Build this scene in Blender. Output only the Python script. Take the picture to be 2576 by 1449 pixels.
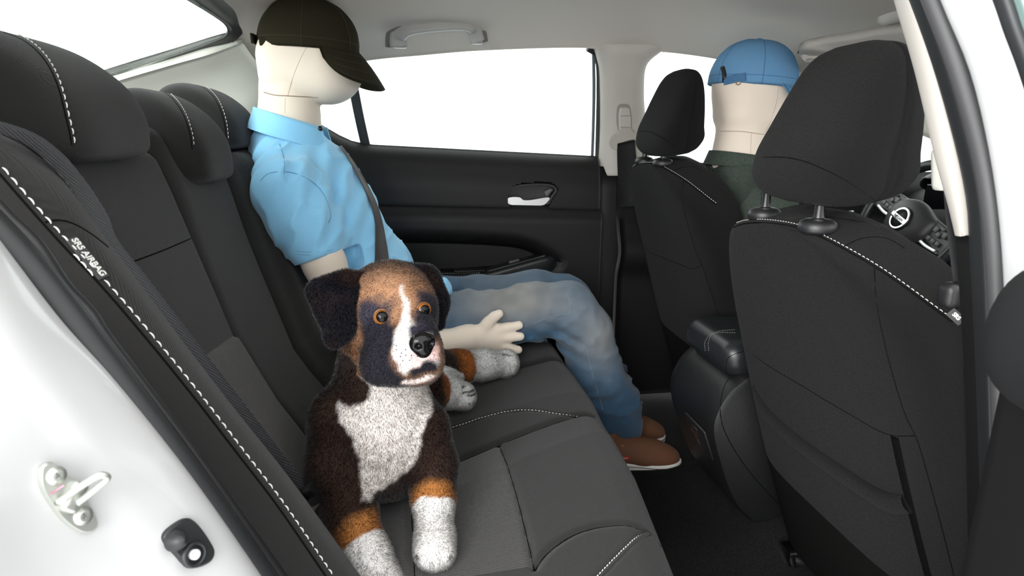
import bpy, bmesh, math, random
import numpy as np
from mathutils import Vector, Matrix

# ------------------------------------------------------------------ camera, world, light, exposure
for o in list(bpy.data.objects): bpy.data.objects.remove(o)
SC = bpy.context.scene
COL = SC.collection
FPX, VPX, VPY = 1500.0, 1080.0, 350.0
CAM = np.array([0.0, -1.2, 0.88])
TH = math.atan((1288 - VPX) / FPX)
PH = math.atan((724.5 - VPY) * math.cos(TH) / FPX)
FW = np.array([math.sin(TH)*math.cos(PH), math.cos(TH)*math.cos(PH), -math.sin(PH)])
RT = np.array([math.cos(TH), -math.sin(TH), 0.0])
UP = np.cross(RT, FW)
cd = bpy.data.cameras.new('camera'); cam = bpy.data.objects.new('camera', cd); COL.objects.link(cam)
cd.sensor_width = 36.0; cd.lens = 36.0 * FPX / 2576.0; cd.clip_start = 0.02; cd.clip_end = 100
M = Matrix.Identity(4)
for i in range(3):
    M[i][0] = RT[i]; M[i][1] = UP[i]; M[i][2] = -FW[i]; M[i][3] = CAM[i]
cam.matrix_world = M
cd.dof.use_dof = True; cd.dof.focus_distance = 1.0; cd.dof.aperture_fstop = 9.0
SC.camera = cam

world = bpy.data.worlds.new('studio'); SC.world = world; world.use_nodes = True
bg = world.node_tree.nodes['Background']
bg.inputs[0].default_value = (1.0, 1.0, 1.0, 1); bg.inputs[1].default_value = 2.55
SC.view_settings.view_transform = 'Standard'; SC.view_settings.look = 'None'
SC.view_settings.exposure = 0.28; SC.view_settings.gamma = 1.0; SC.view_settings.use_curve_mapping = False

def area(name, loc, target, sx, sy, power):
    l = bpy.data.lights.new(name, 'AREA'); l.shape = 'RECTANGLE'; l.size = sx; l.size_y = sy; l.energy = power
    o = bpy.data.objects.new(name, l); COL.objects.link(o); o.location = loc
    d = Vector(target) - Vector(loc); o.rotation_euler = d.to_track_quat('-Z', 'Y').to_euler()
    return o
# added fill light left of the camera, brightening the cabin through the open door
area('cabin_fill_light', (-1.9, -2.9, 1.6), (0.2, 0.2, 0.7), 2.8, 2.0, 190)

# ------------------------------------------------------------------ measuring: photograph pixel -> point at a known place in the car
def ray(px, py): return FW + RT*(px-1288)/FPX + UP*(724.5-py)/FPX
def PY(px, py, y): d = ray(px, py); return CAM + d*(y-CAM[1])/d[1]
def PX(px, py, x): d = ray(px, py); return CAM + d*(x-CAM[0])/d[0]
def PZ(px, py, z): d = ray(px, py); return CAM + d*(z-CAM[2])/d[2]
def PP(px, py, o, n):
    d = ray(px, py); n = np.array(n, float); return CAM + d*(np.dot(np.array(o)-CAM, n)/np.dot(d, n))
def A(*a): return np.array(a, float)
rng = np.random.default_rng(7)

# ------------------------------------------------------------------ materials
def srgb(h):
    if isinstance(h, str):
        h = h.lstrip('#'); c = [int(h[i:i+2], 16)/255 for i in (0, 2, 4)]
    else: c = [v/255 for v in h]
    return tuple((v/12.92 if v <= 0.04045 else ((v+0.055)/1.055)**2.4) for v in c)
MATS = {}
def mat(name, col, rough=0.6, metal=0.0, spec=0.5, noise=None, bump=None, weave=None, attr=None, sheen=0.0, coat=0.0, rib=None, vary=None):
    if name in MATS: return MATS[name]
    m = bpy.data.materials.new(name); m.use_nodes = True; nt = m.node_tree; N = nt.nodes; L = nt.links
    b = N['Principled BSDF']
    c = srgb(col) if not (isinstance(col, tuple) and max(col) <= 1.0) else col
    b.inputs['Base Color'].default_value = (*c, 1); b.inputs['Roughness'].default_value = rough
    b.inputs['Metallic'].default_value = metal; b.inputs['Specular IOR Level'].default_value = spec
    if sheen: b.inputs['Sheen Weight'].default_value = sheen; b.inputs['Sheen Roughness'].default_value = 0.5
    if coat: b.inputs['Coat Weight'].default_value = coat; b.inputs['Coat Roughness'].default_value = 0.08
    tc = N.new('ShaderNodeTexCoord')
    colsock = None
    if attr:
        at = N.new('ShaderNodeAttribute'); at.attribute_name = attr; colsock = at.outputs['Color']
    if vary:   # (scale, second colour, amount)
        nz = N.new('ShaderNodeTexNoise'); nz.inputs['Scale'].default_value = vary[0]; nz.inputs['Detail'].default_value = 6
        L.new(tc.outputs['Object'], nz.inputs['Vector'])
        rp = N.new('ShaderNodeMapRange'); rp.inputs['From Min'].default_value = 0.35; rp.inputs['From Max'].default_value = 0.7
        rp.inputs['To Max'].default_value = vary[2]; L.new(nz.outputs['Fac'], rp.inputs['Value'])
        mx = N.new('ShaderNodeMix'); mx.data_type = 'RGBA'; L.new(rp.outputs[0], mx.inputs['Factor'])
        if colsock: L.new(colsock, mx.inputs['A'])
        else: mx.inputs['A'].default_value = (*c, 1)
        mx.inputs['B'].default_value = (*srgb(vary[1]), 1); colsock = mx.outputs['Result']
    if colsock: L.new(colsock, b.inputs['Base Color'])
    hs = []
    if noise:  # (scale, strength)
        nz = N.new('ShaderNodeTexNoise'); nz.inputs['Scale'].default_value = noise[0]; nz.inputs['Detail'].default_value = 3
        L.new(tc.outputs['Object'], nz.inputs['Vector']); hs.append((nz.outputs['Fac'], noise[1]))
    if weave:  # (scale, strength): fine woven relief
        for ax in (0, 1):
            w = N.new('ShaderNodeTexWave'); w.wave_type = 'BANDS'; w.bands_direction = 'X' if ax == 0 else 'Z'
            w.inputs['Scale'].default_value = weave[0]; w.inputs['Distortion'].default_value = 0.6
            w.inputs['Detail'].default_value = 1; w.inputs['Detail Scale'].default_value = 3
            mp = N.new('ShaderNodeMapping'); mp.inputs['Rotation'].default_value = (0.5, 0.4, 0.6)
            L.new(tc.outputs['Object'], mp.inputs['Vector']); L.new(mp.outputs[0], w.inputs['Vector'])
            hs.append((w.outputs['Fac'], weave[1]))
    if rib:    # (direction vector, scale, strength)
        dp = N.new('ShaderNodeVectorMath'); dp.operation = 'DOT_PRODUCT'; dp.inputs[1].default_value = rib[0]
        L.new(tc.outputs['Object'], dp.inputs[0])
        cx = N.new('ShaderNodeCombineXYZ'); L.new(dp.outputs['Value'], cx.inputs[0])
        nz = N.new('ShaderNodeTexNoise'); nz.inputs['Scale'].default_value = 260; L.new(tc.outputs['Object'], nz.inputs['Vector'])
        w = N.new('ShaderNodeTexWave'); w.inputs['Scale'].default_value = rib[1]; L.new(cx.outputs[0], w.inputs['Vector'])
        ad = N.new('ShaderNodeMath'); ad.operation = 'MULTIPLY_ADD'; ad.inputs[1].default_value = 0.5
        L.new(nz.outputs['Fac'], ad.inputs[0]); L.new(w.outputs['Fac'], ad.inputs[2]); hs.append((ad.outputs[0], rib[2]))
        rp = N.new('ShaderNodeMapRange'); rp.inputs['From Min'].default_value = 0.2; rp.inputs['From Max'].default_value = 1.2
        L.new(ad.outputs[0], rp.inputs['Value'])
        mx = N.new('ShaderNodeMix'); mx.data_type = 'RGBA'; L.new(rp.outputs[0], mx.inputs['Factor'])
        mx.inputs['A'].default_value = (c[0]*0.25, c[1]*0.25, c[2]*0.25, 1); mx.inputs['B'].default_value = (c[0]*1.8, c[1]*1.8, c[2]*1.8, 1)
        L.new(mx.outputs['Result'], b.inputs['Base Color'])
    prev = None
    for s, k in hs:
        bp = N.new('ShaderNodeBump'); bp.inputs['Strength'].default_value = k; bp.inputs['Distance'].default_value = 0.001
        L.new(s, bp.inputs['Height'])
        if prev: L.new(prev, bp.inputs['Normal'])
        prev = bp.outputs['Normal']
    if prev: L.new(prev, b.inputs['Normal'])
    MATS[name] = m; return m
def glass_mat():
    m = bpy.data.materials.new('car_glass'); m.use_nodes = True; nt = m.node_tree; N = nt.nodes; L = nt.links
    for n in list(N):
        if n.type == 'BSDF_PRINCIPLED': N.remove(n)
    out = N['Material Output']; t = N.new('ShaderNodeBsdfTransparent'); t.inputs[0].default_value = (0.93, 0.97, 0.955, 1)
    g = N.new('ShaderNodeBsdfGlossy'); g.inputs['Roughness'].default_value = 0.02
    lw = N.new('ShaderNodeLayerWeight'); pw = N.new('ShaderNodeMath'); pw.operation = 'POWER'; pw.inputs[1].default_value = 5; L.new(lw.outputs['Facing'], pw.inputs[0])
    fr = N.new('ShaderNodeMath'); fr.operation = 'MULTIPLY_ADD'; fr.inputs[1].default_value = 0.6; fr.inputs[2].default_value = 0.02; L.new(pw.outputs[0], fr.inputs[0])
    mx = N.new('ShaderNodeMixShader'); L.new(fr.outputs[0], mx.inputs[0]); L.new(t.outputs[0], mx.inputs[1]); L.new(g.outputs[0], mx.inputs[2])
    L.new(mx.outputs[0], out.inputs[0]); return m

# ------------------------------------------------------------------ objects
def tag(o, label=None, cat=None, group=None, kind=None):
    if label: o['label'] = label
    if cat: o['category'] = cat
    if group: o['group'] = group
    if kind: o['kind'] = kind
    return o
def empty(name, loc, label=None, cat=None, group=None, kind=None):
    o = bpy.data.objects.new(name, None); COL.objects.link(o); o.location = loc; o.empty_display_size = 0.05
    return tag(o, label, cat, group, kind)
def mesh(name, V, F, m=None, parent=None, smooth=True, kind=None, label=None, cat=None, group=None, colors=None, autos=None):
    me = bpy.data.meshes.new(name)
    V = np.asarray(V, float); off = np.zeros(3)
    if parent is not None:
        p = parent
        while p is not None: off = off + np.array(p.location); p = p.parent
    me.from_pydata((V - off).tolist(), [], [tuple(int(i) for i in f) for f in F]); me.update()
    if smooth: me.polygons.foreach_set('use_smooth', [True]*len(me.polygons))
    if colors is not None:
        ca = me.color_attributes.new('col', 'FLOAT_COLOR', 'POINT')
        cc = np.ones((len(V), 4)); cc[:, :3] = colors; ca.data.foreach_set('color', cc.ravel())
    if autos is not None:
        bm = bmesh.new(); bm.from_mesh(me); bmesh.ops.recalc_face_normals(bm, faces=bm.faces)
        for e in bm.edges:
            if len(e.link_faces) == 2 and e.calc_face_angle(0) > autos: e.smooth = False
        bm.to_mesh(me); bm.free()
    o = bpy.data.objects.new(name, me); COL.objects.link(o)
    if m is not None: me.materials.append(m)
    if parent is not None: o.parent = parent
    return tag(o, label, cat, group, kind)
def grid_faces(nu, nv, wrapu=False, wrapv=False, flip=False):
    F = []
    for i in range(nu if wrapu else nu-1):
        for j in range(nv if wrapv else nv-1):
            a = i*nv+j; b = ((i+1) % nu)*nv+j; c = ((i+1) % nu)*nv+(j+1) % nv; d = i*nv+(j+1) % nv
            F.append((a, d, c, b) if flip else (a, b, c, d))
    return F
def crom(P, n, closed=False):
    """Catmull-Rom through points P, n samples in all"""
    P = np.asarray(P, float); k = len(P)
    if k == 2 and not closed: t = np.linspace(0, 1, n)[:, None]; return P[0]*(1-t)+P[1]*t
    if closed: Q = np.vstack([P[-1], P, P[0], P[1]]); seg = k
    else: Q = np.vstack([2*P[0]-P[1], P, 2*P[-1]-P[-2]]); seg = k-1
    # chord based parameter
    d = np.linalg.norm(np.diff(np.vstack([P, P[:1]]) if closed else P, axis=0), axis=1)**0.5 + 1e-9
    s = np.concatenate([[0], np.cumsum(d)]); tt = np.linspace(0, s[-1], n+1)[:-1] if closed else np.linspace(0, s[-1], n)
    out = []
    for t in tt:
        i = min(max(np.searchsorted(s, t, side='right')-1, 0), seg-1); u = (t-s[i])/(s[i+1]-s[i])
        p0, p1, p2, p3 = Q[i], Q[i+1], Q[i+2], Q[i+3]
        # non-uniform aware tangents
        dm = d[(i-1) % len(d)] if (closed or i > 0) else d[i]; dp = d[(i+1) % len(d)] if (closed or i < seg-1) else d[i]; d1 = d[i]
        t1 = ((p1-p0)/dm-(p2-p0)/(dm+d1)+(p2-p1)/d1)*d1; t2 = ((p2-p1)/d1-(p3-p1)/(d1+dp)+(p3-p2)/dp)*d1
        h = u*u*(3-2*u); out.append((2*u**3-3*u*u+1)*p1+(u**3-2*u*u+u)*t1+h*p2+(u**3-u*u)*t2)
    return np.array(out)
def patch(rows, nu, nv):
    """smooth surface through rows of control points -> (nu*nv,3)"""
    R = [crom(r, nv) for r in rows]; R = np.array(R)
    return np.array([crom(R[:, j], nu) for j in range(nv)]).transpose(1, 0, 2).reshape(-1, 3)
def slab(V, nu, nv, th, flip=False):
    """closed thin shell from a grid: offset along the grid normals by th"""
    G = V.reshape(nu, nv, 3); du = np.gradient(G, axis=0); dv = np.gradient(G, axis=1)
    n = np.cross(du, dv); n /= np.linalg.norm(n, axis=2, keepdims=True)+1e-12
    W = (G+n*th).reshape(-1, 3); F = grid_faces(nu, nv, flip=(th > 0)); k = nu*nv
    F2 = [tuple(k+i for i in f[::-1]) for f in F]; B = []
    rim = [(i, 0) for i in range(nu)]+[(nu-1, j) for j in range(1, nv)]+[(i, nv-1) for i in range(nu-2, -1, -1)]+[(0, j) for j in range(nv-2, 0, -1)]
    r = [i*nv+j for i, j in rim]
    for a, b in zip(r, r[1:]+r[:1]): B.append((b, a, a+k, b+k) if th > 0 else (a, b, b+k, a+k))
    return np.vstack([V, W]), F+F2+B
def frames(P, up=None):
    P = np.asarray(P, float); T = np.gradient(P, axis=0); T /= np.linalg.norm(T, axis=1, keepdims=True)+1e-12
    n = np.array(up if up is not None else (0, 0, 1), float); Ns = []; Bs = []
    for t in T:
        if up is not None: n = np.array(up, float) if np.ndim(up) == 1 else n
        b = np.cross(t, n)
        if np.linalg.norm(b) < 1e-6: b = np.cross(t, (1, 0, 0.3))
        b /= np.linalg.norm(b); n2 = np.cross(b, t); Ns.append(n2); Bs.append(b)
        if up is None: n = n2
    return T, np.array(Ns), np.array(Bs)
def sweep(P, prof, up=None, caps=True, scale=None, nrm=None):
    """closed profile (list of (b,n)) swept along polyline P"""
    P = np.asarray(P, float); T, Nn, B = frames(P, up)
    if nrm is not None:
        Nn = np.asarray(nrm, float); Nn = Nn-T*np.sum(Nn*T, axis=1, keepdims=True); Nn /= np.linalg.norm(Nn, axis=1, keepdims=True); B = np.cross(T, Nn)
    prof = np.asarray(prof, float); k = len(prof); n = len(P)
    sc = np.ones(n) if scale is None else np.asarray(scale)
    V = np.array([P[i]+sc[i]*(prof[:, :1]*B[i]+prof[:, 1:]*Nn[i]) for i in range(n)]).reshape(-1, 3)
    F = grid_faces(n, k, wrapv=True, flip=True)
    if caps: F += [tuple(range(k)), tuple(reversed(range((n-1)*k, n*k)))]
    return V, F
def circ(r, k=10, ry=None): return [(r*math.cos(2*math.pi*i/k), (ry or r)*math.sin(2*math.pi*i/k)) for i in range(k)]
def rrect(w, h, r, k=4):
    pts = []
    for cx, cy, a0 in ((w/2-r, h/2-r, 0), (-w/2+r, h/2-r, 90), (-w/2+r, -h/2+r, 180), (w/2-r, -h/2+r, 270)):
        for i in range(k+1):
            a = math.radians(a0+90*i/k); pts.append((cx+r*math.cos(a), cy+r*math.sin(a)))
    return pts
def join(parts):
    V = []; F = []; o = 0
    for v, f in parts:
        v = np.asarray(v); V.append(v); F += [tuple(i+o for i in q) for q in f]; o += len(v)
    return np.vstack(V), F
def boxg(c, s, r=0.003, R=None, seg=2):
    """rounded box geometry"""
    bm = bmesh.new(); bmesh.ops.create_cube(bm, size=1)
    for v in bm.verts: v.co = Vector((v.co.x*s[0], v.co.y*s[1], v.co.z*s[2]))
    if r > 0: bmesh.ops.bevel(bm, geom=bm.edges[:], offset=r, segments=seg, affect='EDGES', profile=0.6)
    V = np.array([v.co[:] for v in bm.verts]); F = [[v.index for v in f.verts] for f in bm.faces]; bm.free()
    if R is not None: V = V@np.asarray(R).T
    return V+np.asarray(c), F
def extrude(poly, d, n, bevel=0):
    """closed polygon of 3D points extruded by vector n*d"""
    P = np.asarray(poly, float); k = len(P); n = np.asarray(n, float)
    V = np.vstack([P, P+n*d]); F = [tuple(range(k))[::-1], tuple(range(k, 2*k))]+[(i, (i+1) % k, (i+1) % k+k, i+k) for i in range(k)]
    return V, F
def lathe(prof, c, axis, k=24):
    """profile (r, h) revolved about axis through c"""
    ax = np.array(axis, float); ax /= np.linalg.norm(ax); t = np.cross(ax, (0.3, 0.9, 0.2)); t /= np.linalg.norm(t); b = np.cross(ax, t)
    V = np.array([[np.asarray(c)+ax*h+r*(math.cos(a)*t+math.sin(a)*b) for r, h in prof] for a in np.linspace(0, 2*math.pi, k, endpoint=False)]).reshape(-1, 3)
    n = len(prof); F = grid_faces(k, n, wrapu=True)
    return V, F
def stitches(P, L=0.0055, gap=0.0035, r=0.0008, nrm=None, flat=0.6):
    """row of thread dashes along polyline P"""
    P = np.asarray(P, float); s = np.concatenate([[0], np.cumsum(np.linalg.norm(np.diff(P, axis=0), axis=1))])
    parts = []; t = 0
    def at(u): return np.array([np.interp(u, s, P[:, i]) for i in range(3)])
    while t+L < s[-1]:
        a, b = at(t), at(t+L); m = (a+b)/2
        nn = nrm if nrm is not None else A(0, 0, 1)
        mid = m+np.asarray(nn)*r*0.9
        parts.append(sweep([a-np.asarray(nn)*r*.6, a*.75+b*.25+np.asarray(nn)*r*.6, mid, a*.25+b*.75+np.asarray(nn)*r*.6, b-np.asarray(nn)*r*.6], circ(r, 6), up=nn, scale=[.5, .95, 1.1, .95, .5])); t += L+gap
    return join(parts)
def resample(P, step):
    P = np.asarray(P, float); s = np.concatenate([[0], np.cumsum(np.linalg.norm(np.diff(P, axis=0), axis=1))]); n = max(2, int(s[-1]/step)+1)
    t = np.linspace(0, s[-1], n); return np.stack([np.interp(t, s, P[:, i]) for i in range(P.shape[1])], 1)
def poly_dist(x, y, P):
    """distance from arrays x,y to polyline P (k,2)"""
    P = np.asarray(P, float); d = np.full(np.shape(x), 1e9)
    for a, b in zip(P[:-1], P[1:]):
        ab = b-a; L2 = ab@ab+1e-15; t = np.clip(((x-a[0])*ab[0]+(y-a[1])*ab[1])/L2, 0, 1)
        d = np.minimum(d, np.hypot(x-a[0]-t*ab[0], y-a[1]-t*ab[1]))
    return d
def inside(x, y, P):
    P = np.asarray(P, float); r = np.zeros(np.shape(x), bool)
    for (x0, y0), (x1, y1) in zip(P, np.roll(P, -1, axis=0)):
        c = ((y0 > y) != (y1 > y)); r ^= c & (x < (x1-x0)*(y-y0)/((y1-y0) if y1 != y0 else 1e-12)+x0)
    return r

# ------------------------------------------------------------------ implicit surfaces (soft bodies) meshed by surface nets
class Soft:
    def __init__(s): s.p = []
    def ell(s, c, r, k=0.01, R=None, op=1): s.p.append(('e', np.asarray(c, float), np.asarray(r, float), R, k, op)); return s
    def cap(s, a, b, ra, rb, k=0.01, op=1, fl=None): s.p.append(('c', np.asarray(a, float), np.asarray(b, float), (ra, rb, fl), k, op)); return s
    def box(s, c, h, r, k=0.01, R=None, op=1): s.p.append(('b', np.asarray(c, float), np.asarray(h, float), (R, r), k, op)); return s
    def chain(s, pts, rad, k=0.01, fl=None):
        for i in range(len(pts)-1): s.cap(pts[i], pts[i+1], rad[i], rad[i+1], k, fl=fl)
        return s
    @staticmethod
    def ev(q, X):
        if q[0] == 'e':
            d = X-q[1]
            if q[3] is not None: d = d@q[3]
            k0 = np.linalg.norm(d/q[2], axis=-1); k1 = np.linalg.norm(d/(q[2]**2), axis=-1)+1e-9
            return k0*(k0-1)/k1
        if q[0] == 'c':
            a, b = q[1], q[2]; ra, rb, fl = q[3]
            if fl is not None:   # flatten: (direction, factor>1 squashes)
                n, fac = np.asarray(fl[0], float), fl[1]; Xs = X+np.outer((X-a).reshape(-1, 3)@n, n).reshape(X.shape)*(fac-1)
                bs = b+n*((b-a)@n)*(fac-1)
            else: Xs, bs = X, b
            ab = bs-a; t = np.clip(((Xs-a)@ab)/(ab@ab+1e-12), 0, 1)
            return np.linalg.norm(Xs-a-t[..., None]*ab, axis=-1)-(ra+(rb-ra)*t)
        R, r = q[3]; d = X-q[1]
        if R is not None: d = d@R
        e = np.abs(d)-(q[2]-r); return np.linalg.norm(np.maximum(e, 0), axis=-1)+np.minimum(e.max(axis=-1), 0)-r
    def bounds(s):
        lo, hi = [], []
        for q in s.p:
            if q[5] < 0: continue
            if q[0] == 'e': m = q[2].max(); lo.append(q[1]-m); hi.append(q[1]+m)
            elif q[0] == 'c': m = max(q[3][:2]); lo.append(np.minimum(q[1], q[2])-m); hi.append(np.maximum(q[1], q[2])+m)
            else: m = np.linalg.norm(q[2]); lo.append(q[1]-m); hi.append(q[1]+m)
        return np.min(lo, axis=0), np.max(hi, axis=0)
    def build(s, h=0.004, disp=None, lo=None, hi=None, cut=None):
        l, u = s.bounds(); lo = l-3*h if lo is None else np.maximum(l-3*h, lo); hi = u+3*h if hi is None else np.minimum(u+3*h, hi)
        n = np.ceil((hi-lo)/h).astype(int)+1
        ax = [lo[i]+h*np.arange(n[i]) for i in range(3)]
        Fd = np.full(n, 0.05)
        for q in s.p:
            if q[0] == 'e': m = q[2].max(); a, b = q[1]-m, q[1]+m
            elif q[0] == 'c': m = max(q[3][:2]); a, b = np.minimum(q[1], q[2])-m, np.maximum(q[1], q[2])+m
            else: m = np.linalg.norm(q[2]); a, b = q[1]-m, q[1]+m
            mg = q[4]+4*h; i0 = np.clip(((a-mg-lo)/h).astype(int), 0, n-1); i1 = np.clip(((b+mg-lo)/h).astype(int)+2, 1, n)
            if np.any(i1 <= i0): continue
            sl = tuple(slice(i0[i], i1[i]) for i in range(3))
            X = np.stack(np.meshgrid(*[ax[i][sl[i]] for i in range(3)], indexing='ij'), -1)
            d = s.ev(q, X); f = Fd[sl]; k = q[4]
            if q[5] > 0: hh = np.clip(0.5+0.5*(f-d)/k, 0, 1); Fd[sl] = f*(1-hh)+d*hh-k*hh*(1-hh)
            else: hh = np.clip(0.5-0.5*(f+d)/k, 0, 1); Fd[sl] = f*(1-hh)-d*hh+k*hh*(1-hh)
        X = None
        if disp is not None or cut is not None:
            near = np.argwhere(np.abs(Fd) < 0.03); Xn = lo+near*h
            v = Fd[tuple(near.T)]
            if disp is not None: v = v+disp(Xn)
            if cut is not None: v = np.maximum(v, cut(Xn))
            Fd[tuple(near.T)] = v
            if cut is not None:
                far = np.argwhere(Fd <= -0.03)
                if len(far): Fd[tuple(far.T)] = np.maximum(Fd[tuple(far.T)], cut(lo+far*h))
        return surfnet(Fd, lo, h)
def surfnet(f, lo, h):
    n = np.array(f.shape); sg = f < 0
    c = np.zeros(n-1, int)
    for i in (0, 1):
        for j in (0, 1):
            for k in (0, 1): c += sg[i:n[0]-1+i, j:n[1]-1+j, k:n[2]-1+k]
    act = np.argwhere((c > 0) & (c < 8)); idx = -np.ones(n-1, int); idx[tuple(act.T)] = np.arange(len(act))
    sm = np.zeros((len(act), 3)); ct = np.zeros(len(act))
    for axis in range(3):
        o = [a for a in range(3) if a != axis]
        for p in (0, 1):
            for q in (0, 1):
                a = act.copy(); a[:, o[0]] += p; a[:, o[1]] += q; b = a.copy(); b[:, axis] += 1
                fa = f[tuple(a.T)]; fb = f[tuple(b.T)]; m = (fa < 0) != (fb < 0)
                t = fa/(fa-fb+1e-20); pt = a.astype(float); pt[:, axis] += t
                sm[m] += pt[m]; ct[m] += 1
    V = lo+h*sm/np.maximum(ct, 1)[:, None]
    F = []
    for axis in range(3):
        o = [a for a in range(3) if a != axis]
        s0 = [slice(None)]*3; s1 = [slice(None)]*3; s0[axis] = slice(0, -1); s1[axis] = slice(1, None)
        e = np.argwhere(sg[tuple(s0)] != sg[tuple(s1)])
        e = e[(e[:, o[0]] > 0) & (e[:, o[1]] > 0) & (e[:, o[0]] < n[o[0]]-1) & (e[:, o[1]] < n[o[1]]-1)]
        if not len(e): continue
        flipm = sg[tuple(e.T)]
        qs = []
        for dp, dq in ((-1, -1), (0, -1), (0, 0), (-1, 0)):
            a = e.copy(); a[:, o[0]] += dp; a[:, o[1]] += dq; qs.append(idx[tuple(a.T)])
        Q = np.stack(qs, 1); Q = Q[(Q >= 0).all(axis=1)] if (Q < 0).any() else Q
        if len(Q) != len(flipm): flipm = np.resize(flipm, len(Q))
        if axis == 1: flipm = ~flipm
        Q[~flipm] = Q[~flipm][:, ::-1]; F.append(Q)
    return V, np.vstack(F)
def relax(V, F, it=2, lam=0.5):
    F = np.asarray(F); E = np.vstack([F[:, [i, (i+1) % F.shape[1]]] for i in range(F.shape[1])])
    for _ in range(it):
        s = np.zeros_like(V); c = np.zeros(len(V))
        np.add.at(s, E[:, 0], V[E[:, 1]]); np.add.at(c, E[:, 0], 1); np.add.at(s, E[:, 1], V[E[:, 0]]); np.add.at(c, E[:, 1], 1)
        V = V*(1-lam)+lam*s/np.maximum(c, 1)[:, None]
    return V
def vnormals(V, F):
    F = np.asarray(F); n = np.cross(V[F[:, 2]]-V[F[:, 0]], V[F[:, -1]]-V[F[:, 1]]); N = np.zeros_like(V)
    for i in range(F.shape[1]): np.add.at(N, F[:, i], n)
    return N/(np.linalg.norm(N, axis=1, keepdims=True)+1e-12)
def vnoise(X, s, seed=0):
    """cheap smooth value noise on points, -1..1"""
    Xs = np.asarray(X)*s; i = np.floor(Xs).astype(np.int64); f = Xs-i; f = f*f*(3-2*f); r = 0
    for a in (0, 1):
        for b in (0, 1):
            for c in (0, 1):
                hsh = ((i[..., 0]+a)*73856093) ^ ((i[..., 1]+b)*19349663) ^ ((i[..., 2]+c)*83492791) ^ (seed*2654435761)
                hsh = (hsh ^ (hsh >> 13))*1274126177; v = ((hsh ^ (hsh >> 16)) & 0xffff)/32767.5-1
                w = (f[..., 0] if a else 1-f[..., 0])*(f[..., 1] if b else 1-f[..., 1])*(f[..., 2] if c else 1-f[..., 2]); r = r+w*v
    return r
def split(V, F, mask):
    """faces whose all vertices are in mask -> (V1,F1),(V0,F0) ; shared boundary duplicated"""
    F = np.asarray(F); m = mask[F].all(axis=1); out = []
    for sel in (m, ~m):
        f = F[sel]; u, inv = np.unique(f, return_inverse=True); out.append((V[u], inv.reshape(f.shape), u))
    return out
def text_geo(txt, size, depth=0.0004, bold=0.0):
    cu = bpy.data.curves.new('t', 'FONT'); cu.body = txt; cu.size = size; cu.extrude = depth; cu.align_x = 'CENTER'; cu.align_y = 'CENTER'; cu.offset = bold
    o = bpy.data.objects.new('t', cu); COL.objects.link(o); bpy.context.view_layer.update()
    dg = bpy.context.evaluated_depsgraph_get(); me = bpy.data.meshes.new_from_object(o.evaluated_get(dg))
    V = np.array([v.co[:] for v in me.vertices]); F = [list(p.vertices) for p in me.polygons]
    bpy.data.objects.remove(o); bpy.data.curves.remove(cu); bpy.data.meshes.remove(me); return V, F
def place(V, o, ex, ey):
    ex = np.asarray(ex, float)/np.linalg.norm(ex); ey = np.asarray(ey, float); ey = ey-ex*(ey@ex); ey /= np.linalg.norm(ey); ez = np.cross(ex, ey)
    return np.asarray(o)+V[:, :1]*ex+V[:, 1:2]*ey+V[:, 2:3]*ez

from mathutils.bvhtree import BVHTree
def bvh(V, F): return BVHTree.FromPolygons([tuple(v) for v in V], [tuple(int(i) for i in f) for f in F])
def drape(bv, L, lift=0.0, n=None):
    """where sight lines through photograph pixels meet a built surface: points and normals"""
    P = []; Nn = []
    if n: L = crom(np.array(L, float), n)
    for px, py in L:
        d = ray(px, py); h, nr, i, ds = bv.ray_cast(Vector(CAM), Vector(d).normalized())
        if h is None: continue
        nr = np.array(nr); nr = nr if nr@d < 0 else -nr
        P.append(np.array(h)+nr*lift); Nn.append(nr)
    return np.array(P), np.array(Nn)
GAP = mat('seam_shadow', (0.004, 0.004, 0.004), 0.95, spec=0.05)
def seam(name, bv, L, parent, r=0.0011, m=None, lift=-0.0003, n=None, kind=None):
    P, Nn = drape(bv, L, lift, n or max(12, len(L)*8))
    if len(P) < 3: return None
    P = resample(relax_line(P), .006); V, F = sweep(P, circ(r, 6)); return mesh(name, V, F, m or GAP, parent, kind=kind)
def relax_line(P, it=3):
    P = P.copy()
    for _ in range(it): P[1:-1] = .5*P[1:-1]+.25*(P[:-2]+P[2:])
    return P
def stitch_row(bv, L, parent, Ln=.0055, gap=.0035, r=.0008, m=None, n=None, name='stitching'):
    P, Nn = drape(bv, L, .0009, n or max(20, len(L)*12))
    if len(P) < 3: return None
    V, F = stitches(relax_line(P), Ln, gap, r, nrm=Nn.mean(axis=0)); return mesh(name, V, F, m or THREAD, parent, kind='stuff')

# ------------------------------------------------------------------ palette
CLOTH = mat('seat_cloth', (0.0185, 0.0180, 0.0174), 0.88, spec=0.12, weave=(460, 0.35), noise=(900, 0.25), sheen=0.15)
CLOTHF = mat('seat_cloth_front', (0.0068, 0.0066, 0.0066), 0.9, spec=0.08, weave=(230, 0.6), noise=(700, 0.25), sheen=0.03)
RIBC = mat('ribbed_seat_cloth', (0.036, 0.035, 0.034), 0.9, spec=0.2, rib=((0, 1, 0), 100, 0.6), sheen=0.2)
RIBB = mat('ribbed_back_cloth', (0.036, 0.035, 0.034), 0.9, spec=0.2, rib=((0, 1, 0), 100, 0.6), sheen=0.2)
THREAD = mat('pale_thread', '#cfcfca', 0.7)
DTHREAD = mat('grey_thread', '#6e6e6c', 0.7)
BLACKP = mat('black_plastic', (0.008, 0.008, 0.009), 0.45, noise=(600, 0.15))
BLACKS = mat('black_soft_trim', (0.0042, 0.0040, 0.0041), 0.55, spec=0.3, noise=(500, 0.2))
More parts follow.
